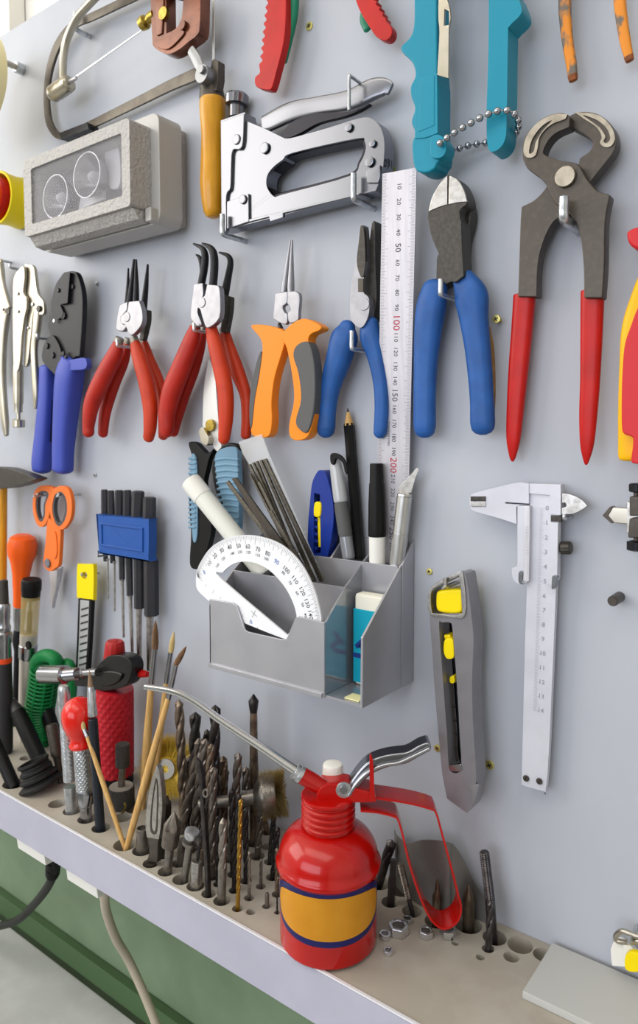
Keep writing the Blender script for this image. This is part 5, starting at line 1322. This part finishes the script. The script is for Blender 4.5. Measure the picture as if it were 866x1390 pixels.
tp = top_of(q, cJx(178, 742)); r = min(hrad(q, 29 * SJ), (hole_at(q) or 1) * .95)
T.part('tube', lathe(q - Vector((0, 0, sink)), tp, [(0, r), (.92, r), (.97, r * .95), (.98, r * .8), (.9, r * .75)], 26), M_shank)

# scribers and brushes
SI = 240 / 866
T, q, sink = tool('knurled scriber', 'bright knurled steel scriber with a rounded top left of the red ball', 'scriber', 'scriber')
tp = top_of(q, cIx(310, 250)); r = hrad(q, 31 * SI)
T.part('body', lathe(q - Vector((0, 0, sink)), tp, [(0, r * .95), (.02, r), (.28, r)], 24), M_zinc)
T.part('knurling', knurl(q.lerp(tp, .24), q.lerp(tp, .68), r * 1.02, 60, 80, .05, 12, 's'), M_zinc)
T.part('top', lathe(q, tp, [(.67, r), (.95, r), (.985, r * .85), (1.0, r * .3)], 24), M_zinc)
T, q, sink = tool('ball punch', 'center punch with a glossy red ball handle and knurled steel barrel', 'center_punch', 'punch')
tp = top_of(q, cIx(380, 310)); r = hrad(q, 42 * SI)
T.part('tip', lathe(q - Vector((0, 0, sink)), q.lerp(tp, .14), [(0, r * .6), (1, r * .78)], 24), M_chrome)
T.part('chuck', lathe(q, tp, [(.10, r * .7), (.12, r * .95), (.22, r * 1.02), (.25, r * .85)], 8), M_chrome)
T.part('barrel', knurl(q.lerp(tp, .24), q.lerp(tp, .60), r, 60, 80, .045, 14), M_zinc)
b = hrad(q, 88 * SI)
T.part('ball_handle', lathe(q, tp, [(.585, b * .55), (.59, b * .66), (.612, b * .70), (.632, b * .63), (.66, b * .60), (.69, b * .68), (.72, b * .80), (.76, b * .91), (.80, b * .98), (.855, b), (.90, b * .95), (.94, b * .81), (.97, b * .6), (.99, b * .36), (1, b * .02)], 36), mat('glossy_red_ball', '#d81f14', .22, coat=.4))
T, q, sink = tool('scribe', 'scribing pen with brown tip, grey ferrule and black shaft', 'scribing_pen', 'pen')
tp = top_of(q, cIx(438, 183)); r = hrad(q, 25 * SI)
T.part('shaft', lathe(q - Vector((0, 0, sink)), tp, [(0, r), (.72, r * .98), (.725, r * .8)], 22), mat('navy_black', '#20242c', .4))
T.part('ferrule', lathe(q, tp, [(.715, r * .98), (.725, r), (.86, r * .78), (.90, r * .6)], 22), M_zinc)
T.part('tip', lathe(q, tp, [(.89, r * .62), (.94, r * .45), (1, r * .08)], 18), mat('brown_bristle', '#8a7058', .6))

def brush(label, q, sink, hxy, fxy, bxy, wh, wf, wood, bris, d_top=None):
    """foot q, top of the wooden handle, top of the ferrule, tip of the hair"""
    d = d_top if d_top is not None else -q.y
    T = Thing('paint_brush', label, 'brush', q, 'paint brushes in the rack')
    Ph = P(hxy[0], hxy[1], d); Pf = P(fxy[0], fxy[1], d); Pb = P(bxy[0], bxy[1], d)
    r = hrad(Ph, wh / 2); rf = hrad(Ph, wf / 2)
    T.part('handle', lathe(q - (Ph - q).normalized() * sink, Ph, [(0, r * .7), (.2, r * .95), (.6, r * 1.05), (1, rf * .9)], 16), wood)
    T.part('ferrule', lathe(Ph - (Pf - Ph) * .05, Pf, [(0, rf * .95), (.1, rf), (.15, rf * 1.06), (.2, rf), (.27, rf * 1.06), (.32, rf), (1, rf * .95)], 16), M_chrome)
    T.part('bristles', lathe(Pf - (Pb - Pf) * .1, Pb, [(0, rf * .85), (.3, rf * 1.05), (.6, rf * .9), (.85, rf * .5), (1, rf * .08)], 14), bris)
    return T
M_br = mat('brown_hair', '#7a5a3e', .7, 0, '#5c432e', vscale=700, stretch=(1, 1, .1))
M_bh = mat('pale_hair', '#d8c08a', .7, 0, '#bfa468', vscale=700, stretch=(1, 1, .1))
q, sink = base_of('front brush')
brush('fine paint brush with pale wood handle crossing in front of the black shaft', q + Vector((-.002, 0, 0)), sink, cIx(428, 505), cIx(412, 470), cIx(387, 362), 6.5, 6.5, M_wood, M_bh)
brush('thick paint brush leaning right out of the same front hole', q + Vector((.003, 0, 0)), sink, cIx(826, 310), cIx(862, 150), (253, 877), 10, 8, M_wood, M_br, .082)
q2 = Pz(193, 1098, SHZ)
brush('tall paint brush with brown hair and long silver ferrule standing behind the oil can spout', q2, 0, (205, 932), (210.5, 880), (211, 842), 11, 9, M_wood, M_br)
q2 = Pz(205, 1092, SHZ)
brush('paint brush with cream hair standing between the two taller ones', q2, 0, (226, 925), (232, 885), (236, 857), 9, 7.5, M_wood, M_bh)

# grinding stones and wire wheels
q = Pz(165, 1094, SHZ)
M_stone = mat('dark_grindstone', '#3a3836', .8, 0, '#4a4744', vscale=600, bump=.6, bscale=1500)
T = Thing('grinding_stone', 'dark puck shaped grinding stone on a shank with a small stone on top', 'grinding stone', q)
r = hrad(q, 18.2); zt_ = top_of(q, (166, 1068)).z
T.part('wheel', lathe(q + Vector((0, 0, .0003)), Vector((q.x, q.y, zt_)), [(0, r * .95), (.06, r), (.92, r), (1, r * .95)], 36), M_stone)
T.part('paper_label', disc((q.x, q.y, zt_ + .0004), (0, 0, 1), r * .9, .0006, 0.0001, 30), mat('grey_card', '#9a948c', .8))
T.part('shank', lathe((q.x, q.y, zt_), top_of(q, (166.3, 1038)), [(0, hrad(q, 5)), (1, hrad(q, 4.4))], 16), M_shank)
T.part('tip_stone', lathe(top_of(q, (166.3, 1040)), top_of(q, (166.3, 1010)), [(0, hrad(q, 9.3)), (.05, hrad(q, 9.8)), (.95, hrad(q, 9.8)), (1, hrad(q, 9.2))], 26), M_stone)
M_bw = mat('brass_wire', '#e0c050', .4, .3, '#b89a38', vscale=900)
M_bwd = mat('tarnished_wire', '#a08a54', .45, .3, '#6f5c38', vscale=900)
def wire_wheel(name, label, c, nv, R, rh, th, m, n=700, hub=True, seed=1, foot_=None):
    rnd = random.Random(seed); nv = Vector(nv).normalized(); u = nv.orthogonal().normalized(); v = nv.cross(u)
    T = Thing(name, label, 'wire brush', foot_ or (c.x, c.y, SHZ))
    g = G()
    for i in range(n):
        a = rnd.uniform(0, 2 * math.pi); dr = u * math.cos(a) + v * math.sin(a)
        o = nv * rnd.uniform(-th, th)
        p0 = c + dr * rh * .8 + o * .5; p1 = c + dr * R * rnd.uniform(.86, 1.04) + o + (u * rnd.uniform(-1, 1) + v * rnd.uniform(-1, 1)) * R * .06
        s = nv.cross(dr) * .00040; s2 = nv * .00040
        b = len(g.v); g.v += [p0 + s, p0 - s * .5 + s2, p0 - s * .5 - s2, p1]
        g.f += [[b, b + 1, b + 3], [b + 1, b + 2, b + 3], [b + 2, b, b + 3]]
    T.part('wires', g, m, kind='stuff')
    T.part('wire_core', lathe(c - nv * th * .8, c + nv * th * .8, [(0, rh * .5), (.0, R * .3), (.5, R * .4), (1, R * .3), (1, rh * .5)], 30), m)
    return T, nv
nv = (.45, -.86, .22)
R_ = .0295; c = P(229, 1041, .004 + WALL_D * (1 - (SHZ + R_ + .0012) / P(229, 1041, 0).z))
T, nv = wire_wheel('wire_brush', 'bright brass wire wheel with a pale washer hub behind the paint brushes', c, nv, R_, .010, .009, M_bw, 3000, seed=3)
T.part('washer', disc(c + nv * .0095, nv, hrad(c, 13.5), .003, .0006, 32, hrad(c, 5)), mat('pale_washer', '#a09c92', .4, .3))
T.part('hub', disc(c + nv * .0085, nv, hrad(c, 6), .012, .0004, 24, hrad(c, 3.5)), M_brass)
q = Pz(378, 1166, SHZ); c = P(372, 1078, -q.y)
T, nv2 = wire_wheel('cup_brush', 'tarnished wire cup brush on a steel shank lying behind the oil can', c, (-.75, -.62, -.12), hrad(c, 33), .009, .011, M_bwd, 2500, seed=5)
T.part('cup', lathe(c - nv2 * .002, c + nv2 * .016, [(0, .015), (.5, .0165), (.7, .0150), (1, .007)], 32), M_shank)
T.part('shank', lathe(c + nv2 * .014, c + nv2 * .060, [(0, .0062), (.25, .0062), (.26, .0045), (1, .0045)], 18), M_shank)

# chip of brass in an empty hole
T = single('brass_sliver', 'curled brass sliver lying in a front hole of the rack', 'shaving', wire([Pz(*cIx(604, 888), SHZ) + Vector((0, 0, z)) + Vector((x, 0, 0)) for x, z in ((-.002, .001), (.001, .004), (.003, .009), (.002, .012))], .0009, 8), M_brass, Pz(*cIx(604, 888), SHZ))

# ---------------- right of the oil can: taps, punches, nuts, bent sheet
def tapt(key, topxy, w, m, label, kind, f=cLx):
    q, sink = base_of(key); tp = top_of(q, f(*topxy)); s = 360 / 866 if f is cLx else 306 / 866
    r = hrad(q, w * s / 2); T = Thing(*kind, q) if False else Thing(kind[0], label, kind[1], q, kind[2] if len(kind) > 2 else None)
    return T, q, tp, r, sink
T, q, tp, r, sink = tapt('tap lean', (462, 385), 34, M_tap, 'thick black thread tap leaning left against the bent sheet', ('thread_tap', 'tap'))
T.part('shank', lathe(q - (tp - q).normalized() * sink * .5, q.lerp(tp, .55), [(0, r * .6), (.2, r * .8), (1, r * .85)], 16), M_tap)
T.part('thread', twist(q.lerp(tp, .5), tp, r, r * 14, 3, 18, .35), M_tap)
T, q, tp, r, sink = tapt('tap dark', (466, 450), 26, M_black, 'slim black steel pin with a flat top beside the leaning tap', ('steel_pin', 'pin'))
T.part('body', lathe(q - Vector((0, 0, sink)), tp, [(0, r), (.7, r), (.75, r * .8), (1, r * .75)], 6), M_tap)
T, q, tp, r, sink = tapt('tap thread', (488, 458), 28, M_black, 'grey threaded tap leaning left beside the red oil can handle', ('thread_tap', 'tap'))
T.part('shank', lathe(q - (tp - q).normalized() * sink * .4, q.lerp(tp, .3), [(0, r * .5), (1, r * .6)], 14), M_tap)
T.part('thread', lathe(q.lerp(tp, .28), tp, sum([[(i / 22, r * .95), ((i + .5) / 22, r * .76)] for i in range(22)], []) + [(1, r * .4)], 16, star=lambda k: .8 if k % 4 == 0 else 1), M_hss)
T, q, tp, r, sink = tapt('tap point', (568, 485), 34, M_worn, 'bronze coloured pointed center punch leaning left behind the red loop', ('center_punch', 'punch'))
T.part('body', lathe(q - (tp - q).normalized() * sink * .3, tp, [(0, r), (.6, r), (.85, r * .6), (1, r * .1)], 8), M_bronze)
T, q, tp, r, sink = tapt('tap stub', (611, 512), 32, M_worn, 'short upright pointed punch behind the bottom of the red loop', ('center_punch', 'punch'))
T.part('body', lathe(q - Vector((0, 0, sink)), tp, [(0, r), (.72, r), (.80, r * .5), (.9, r * .45), (1, r * .1)], 12), M_bronze)
T, q, tp, r, sink = tapt('punch stub', (713, 530), 40, M_worn, 'stout bronze punch with a conical point right of the red loop', ('center_punch', 'punch'))
T.part('body', lathe(q - Vector((0, 0, sink)), tp, [(0, r), (.74, r), (.80, r * .92), (.93, r * .4), (1, r * .1)], 10), M_bronze)
T, q, tp, r, sink = tapt('tall tap', (275, 212), 40, M_black, 'tall black thread tap standing right of the bent sheet', ('thread_tap', 'tap'), cNx)
T.part('shank', lathe(q - Vector((0, 0, sink)), q.lerp(tp, .45), [(0, r * .9), (.9, r), (1, r * .9)], 16), M_tap)
T.part('thread', lathe(q.lerp(tp, .44), tp, sum([[(i / 26, r), ((i + .5) / 26, r * .84)] for i in range(26)], []) + [(1, r * .6)], 24, star=lambda k: .72 if k % 6 == 0 else 1), M_tap)
T, q, tp, r, sink = tapt('front twist', (301, 405), 30, M_black, 'short black twist drill in front of the tall thread tap', ('drill_bit', 'drill bit', 'twist drills standing in the rack'), cNx)
T.part('shank', lathe(q - Vector((0, 0, sink)), q.lerp(tp, .25), [(0, r * .9), (1, r * .9)], 14), M_tap)
T.part('flutes', twist(q.lerp(tp, .22), tp, r, r * 10), M_tap)

def nut(label, xy, rpx, tilt=0.0, f=cLx):
    s = 360 / 866; q = Pz(*f(*xy), SHZ); r = hrad(q, rpx * s)
    T = Thing('hex_nut', label, 'nut', q, 'loose hex nuts on the rack')
    h = r * .85; a0 = random.uniform(0, 1)
    def hexa(rr, seg=6): return [Vector((rr * math.cos(a0 + 2 * math.pi * k / seg), rr * math.sin(a0 + 2 * math.pi * k / seg), 0)) for k in range(seg)]
    o = q + Vector((0, 0, h * 1.0 + .0003))
    n = Vector((math.sin(tilt), -math.sin(tilt) * .5, 1)).normalized()
    T.part('nut', slab([[o + v for v in hexa(r)], [o + v for v in hexa(r * .56, 18)]], (0, 0, 1), h, r * .09, 2), M_nut)
    T.part('thread', lathe(o - Vector((0, 0, h)), o, sum([[(i / 6, r * .57), ((i + .5) / 6, r * .50)] for i in range(6)], []), 18), M_shank)
    return T
for lb, xy, r in (('largest loose hex nut on the rack right of the oil can', (484, 690), 34), ('small hex nut touching the back of the largest one', (513, 655), 18), ('small hex nut just left of the largest one', (440, 706), 20),
                  ('medium hex nut midway below the red loop', (573, 700), 25), ('medium hex nut farthest right of the loose ones', (645, 698), 29), ('small hex nut nearest the front edge of the rack', (450, 758), 17)):
    nut(lb, xy, r)
# bent thin sheet
q = Pz(600, 1228, SHZ)
top_line = cr(cL('470,352! 480,372 515,395 560,385 610,386 645,393 660,398! 690,440 730,520 775,588!'), 4, False)
sheet = G(); n_ = len(top_line); cols = []
for i, p in enumerate(top_line):
    t_ = i / (n_ - 1); d = .006 + .012 * math.sin(math.pi * min(1, t_ * 1.15)) ** 1
    a = P(p[0], p[1], d); cols.append(a)
def sh_row(off): return [Vector((a.x, a.y - off, a.z)) for a in cols]
bot = [Vector((a.x * .985 - .003, a.y, SHZ + .0004)) for a in cols]
for r_ in (sh_row(.0004), sh_row(-.0004)): sheet.v += r_
sheet.v += [b + Vector((0, -.0004, 0)) for b in bot] + [b + Vector((0, .0004, 0)) for b in bot]
for i in range(n_ - 1):
    f0, b0, f1, b1 = i, n_ + i, 2 * n_ + i, 3 * n_ + i
    sheet.f += [[f0, f0 + 1, f1 + 1, f1], [b0, b1, b1 + 1, b0 + 1], [f0, b0, b0 + 1, f0 + 1]]
sheet.f += [[0, 2 * n_, 3 * n_, n_], [n_ - 1, 2 * n_ - 1, 4 * n_ - 1, 3 * n_ - 1]]
single('bent_sheet', 'thin bent steel sheet with a curved cut edge standing against the panel', 'metal sheet', sheet, mat('sheet_steel', '#7b7977', .38, .5, '#858381', vscale=30), q)
# plate and cluster at the lower right corner
single('cover_plate', 'pale grey cover plate lying on the right end of the rack', 'plate', box((-.112, -.030, SHZ + .0026), .082, .052, .005, .0008), mat('cover_grey', '#b9b9b6', .45), (-.112, -.030, SHZ))
T = Thing('key_bundle', 'wire ring with white plastic clips and a yellow tag hanging at the lower right corner', 'key ring', P(850, 1300, .003))
T.part('ring', wire([P(x, y, d) for x, y, d in ((880, 1274, .012), (862, 1270, .014), (845, 1264, .014), (836, 1270, .012), (838, 1277, .011), (850, 1279, .012), (865, 1278, .014), (882, 1281, .014))], .0016, 10), M_nickel)
T.part('clip', plate(cX('828,1290! 833,1279 845,1280 850,1292 858,1312 830,1312!'), .010, .006, bev=.001), M_white)
T.part('clip', plate(cX('845,1282! 852,1280 868,1300 868,1314! 852,1312!'), .013, .004, bev=.0008), M_white)
T.part('tag', plate(cX('848,1300 854,1293 862,1293 870,1298 872,1318 850,1318'), .018, .004, bev=.001), M_yellow)
hookg(cX, 858, 1271.5, .013, .0185, .0010, .004)
# ------------------------------------------------------------------ red oil can in front
M_can = mat('oil_can_red', '#b40b05', .24, 0, '#a80904', vscale=40, coat=.35, bump=.03, bscale=60)
OC = Pz(445.5, 1322, SHZ)
VD = Vector((CAM.x - OC.x, CAM.y - OC.y, 0)).normalized()   # the can's flank faces this way
Rc = .0345
for _ in range(8):
    cc_ = OC - VD * Rc; cd0 = -cc_.y; Rc = rad(445.5, 1240, cd0, 65.5)
def PO(x, y, off=0.0):
    """the point seen at (x, y) in the can's own upright plane (spout to handle), off metres towards its flank"""
    r = ray(x, y); n = VD; return CAM + r * (((cc_ + n * off) - CAM).dot(n) / r.dot(n))
def oplate(pts, off, t, bev=.0005, seg=2, n=4):
    return slab([[PO(q_[0], q_[1], off) for q_ in cr(pts, n)]], VD, t, bev, seg)
cx_, cy_ = cc_.x, cc_.y
def zq(y): return PO(445.5, 980 + y * 280 / 866).z
T = Thing('oil_can', 'glossy red pump oil can with an ochre label and long spout standing on the rack', 'oil can', (cx_, cy_, SHZ))
k = lambda px: hrad(cc_ + Vector((0, 0, .06)), px * 280 / 866)
ZB = SHZ + .0003
z0, z1, z2, z3 = zq(640), zq(575), zq(430), zq(318)
prof = [(ZB, Rc * .90), (ZB + .001, Rc * .96), (ZB + .003, Rc), (z0 - .002, Rc), (z0, Rc * .985), (z0 + .003, Rc * .985), (z1 - .004, Rc * 1.0), (z1 - .003, Rc * 1.025), (z1 - .0015, Rc * 1.075), (z1 + .0005, Rc * 1.085), (z1 + .002, Rc * 1.06), (z1 + .004, Rc * 1.02)]
dz = z2 - z1
for i in range(1, 11):
    a = i / 10 * math.pi / 2 * .80
    prof.append((z1 + .004 + (dz - .004) * math.sin(a) / math.sin(math.pi / 2 * .8), k(108) + (Rc * 1.02 - k(108)) * (math.cos(a) - math.cos(math.pi * .4)) / (1 - math.cos(math.pi * .4))))
L = prof[-1][0] - ZB
T.part('body', lathe((cx_, cy_, ZB), (cx_, cy_, prof[-1][0]), [((z - ZB) / L, r) for z, r in prof], 64), M_can)
nh = z3 - z2; rn = k(108); np_ = [(z2 - .002, rn * 1.0)]
for i in range(4):
    a = z2 + nh * (i * .22 + .04)
    np_ += [(a, rn * .97), (a + nh * .06, rn * 1.05), (a + nh * .12, rn * 1.05), (a + nh * .18, rn * .97)]
np_ += [(z3 - .001, rn * .99), (z3, rn * .95), (z3, .001)]
L = np_[-1][0] - np_[0][0]
T.part('screw_neck', lathe((cx_, cy_, np_[0][0]), (cx_, cy_, z3), [((z - np_[0][0]) / L, r) for z, r in np_], 48), M_can)
# wrapped label
face = math.atan2(CAM.y - cy_, CAM.x - cx_)
def label(zc, hh, half, lift, ex=2.7, n=40, m=14):
    g = G()
    for i in range(n + 1):
        s = -1 + 2 * i / n
        h = hh * (1 - abs(s) ** ex) ** (1 / ex)
        for j in range(m + 1):
            t_ = -1 + 2 * j / m; a = face + s * half; r = Rc + lift
            g.v.append(Vector((cx_ + r * math.cos(a), cy_ + r * math.sin(a), zc + h * t_)))
    for i in range(n):
        for j in range(m):
            b = i * (m + 1) + j; g.f.append([b, b + m + 1, b + m + 2, b + 1])
    return g
zl1, zl0 = PO(445.5, 980 + 716 * 280 / 866, Rc).z, PO(445.5, 980 + 950 * 280 / 866, Rc).z
zc = (zl1 + zl0) / 2; hl_ = (zl1 - zl0) / 2
T.part('label_border', label(zc, hl_, 1.46, .0002), mat('navy_border', '#1a1a56', .35), label='navy blue label border')
T.part('label_field', label(zc, hl_ - .0042, 1.33, .0004), mat('ochre_label', '#c98a1e', .4, 0, '#c28218', vscale=50), label='ochre label field')
# top plate, spout, cap, lever, handle
T.part('top_plate', lathe((cx_, cy_, z3), (cx_, cy_, z3 + .003), [(0, rn * 1.03), (.2, rn * 1.06), (.8, rn * 1.06), (1, rn)], 40), M_can)
T.part('bridge', oplate(cQ('215,316 240,343 330,343 450,340! 466,300! 400,284 330,266 280,262 235,275'), .009, .018, bev=.0012), M_can)
def orod(a, b, off, prof, seg=24): 
    A_, B_ = PO(a[0], a[1], off), PO(b[0], b[1], off)
    return lathe(A_, B_, [(t_, hrad(A_, r_)) for t_, r_ in prof], seg)
T.part('spout_socket', orod(at(cQ, 292, 302), at(cQ, 150, 222), .003, [(0, 9), (.15, 11), (1, 11.5), (1, 8)], 26), M_can)
T.part('spout_nut', orod(at(cQ, 152, 225), at(cQ, 122, 205), .003, [(0, 9), (.05, 12.5), (.45, 12.5), (.5, 11), (.95, 11.5), (1, 9)], 12), M_zinc)
sp = [(412, 1053), (385, 1035), (350, 1011), (300, 978), (262, 951), (232, 938), (196, 932)]
pth = cr([(tuple(PO(x_, y_, .003)), False) for x_, y_ in sp], 6, False)
T.part('spout', wire(pth, [hrad(pth[i], 6.6 - 2.6 * i / (len(pth) - 1)) for i in range(len(pth))], 18, smooth=False), M_spout)
T.part('lever', oplate(cQ('300,286 320,272 350,268 362,250 400,200 440,165 500,142 560,132 600,126 650,98 686,87 696,100 692,122 640,152 590,178 530,188 460,215 410,255 375,302 340,312 312,308'), .0075, .013, bev=.002, seg=3), mat('dark_chrome', '#8e9097', .14, 1))
ed = cr(cQ('352,306 380,262 430,212 500,182 560,172 620,146 690,112'), 5, False)
T.part('lever_edge', wire([PO(q_[0], q_[1], .0085) for q_ in ed], .0013, 10, smooth=False), M_chrome)
def odisc(x, y, r_, off, t_): 
    c_ = PO(*at(cQ, x, y), off + t_); return disc(c_, VD, hrad(c_, r_ * 280 / 866), t_, .0004, 24)
T.part('pivot_disc', odisc(330, 288, 34, .0078, .0016), M_zinc); T.part('pivot_screw', odisc(330, 288, 18, .0094, .0016), M_chrome)
T.part('guide_blade', oplate(cQ('440,135 452,160 457,230 458,280 466,335! 430,338! 438,280 438,180'), .0102, .0022, bev=.0004), M_can)
hp = cr(cQ('398,345! 470,352 535,368 552,382 570,440 598,560 636,680 680,780 725,826 765,826 800,795 812,745 800,690 775,590 745,480 722,395 708,352 690,338 600,314 460,292!'), 5, False)
hpp = [PO(q_[0], q_[1]) for q_ in hp]
T.part('loop_handle', sweep(hpp, [.0008] * len(hpp), [.0092] * len(hpp), 10, 8, VD, cap=0), M_can)
ct = PO(*at(cQ, 284, 172), -.010); cb = PO(*at(cQ, 284, 262), -.010)
T.part('filler_cap', lathe((ct.x, ct.y, cb.z - .004), (ct.x, ct.y, ct.z), [(0, k(46)), (.1, k(47)), (.9, k(43)), (.97, k(40)), (1, k(30)), (1, .0005)], 36), M_white)
# ------------------------------------------------------------------ sockets and cables under the rack
ZU = SHZ - .0366
def socket(label, xa, ya, xb, yb):
    """white socket box screwed under the rack: seen edge from (xa, ya) to (xb, yb)"""
    d = .092
    a, b = P(xa, ya, d), P(xb, yb, d)
    x0, x1 = a.x, b.x; z = (a.z + b.z) / 2
    T = Thing('power_socket', label, 'socket', ((x0 + x1) / 2, -d, ZU), 'white sockets under the rack')
    lp = [Vector((x0, -.060, ZU)), Vector((x0, -.0955, ZU)), Vector((x0, -d, z)), Vector((x0, -.060, z))]
    T.part('box', slab([lp], (-1, 0, 0), x1 - x0, .0012), M_white)
    fc = Vector((x1 - (x1 - x0) * .2, -(.0955 + d) / 2 - .0001, (ZU + z) / 2)); V = (Vector((0, -.0955, ZU)) - Vector((0, -d, z))).normalized()
    pr = G()
    for i, (u, v) in enumerate(((0, 0), (-.004, .002), (.004, .002), (-.004, -.003), (.004, -.003))):
        pr.add(quad(fc + Vector((u, 0, 0)) + V * v, (1, 0, 0), V, .0022, .0022, .0003))
    T.part('contact_marks', pr, mat('grey_dot', '#5a5a5c', .5))
    return T
socket('white power socket under the rack, left of the black cable plug', 24, 1151, 62, 1176)
socket('white power socket under the rack, right of the black cable plug', 91, 1193, 133, 1222)
T = Thing('black_cable', 'thick black cable with ribbed plug hanging from under the rack', 'cable', P(75, 1165, .085))
pts = [P(x, y, d) for x, y, d in ((76, 1164, .080), (72, 1188, .078), (62, 1208, .07), (44, 1230, .06), (22, 1250, .05), (-12, 1258, .04), (-60, 1255, .03))]
T.part('cord', wire(pts, .0042, 14), M_blackp)
A, B = P(77, 1160, .080), P(71, 1190, .078); A.z = ZU
T.part('ribbed_plug', lathe(A, B, sum([[(i / 6, .0094 - i * .0005), (i / 6 + .10, .0094 - i * .0005), (i / 6 + .11, .0078 - i * .0004), (i / 6 + .16, .0078 - i * .0004)] for i in range(6)], []), 22), M_blackp)
T = Thing('beige_cable', 'beige cable running down from the right power socket', 'cable', P(141, 1215, .06))
pts = [P(x, y, d) for x, y, d in ((142, 1205, .070), (142, 1220, .070), (147, 1246, .06), (158, 1275, .045), (175, 1304, .03), (196, 1350, .024), (214, 1395, .022))]
pts[0].z = ZU
T.part('cord', wire(pts, .0042, 14), mat('beige_pvc', '#b5aa98', .5))
T.part('grommet', lathe((pts[0].x, pts[0].y, ZU), pts[1], [(0, .006), (.8, .0058), (1, .0045)], 16), mat('beige_pvc', '#b5aa98', .5))
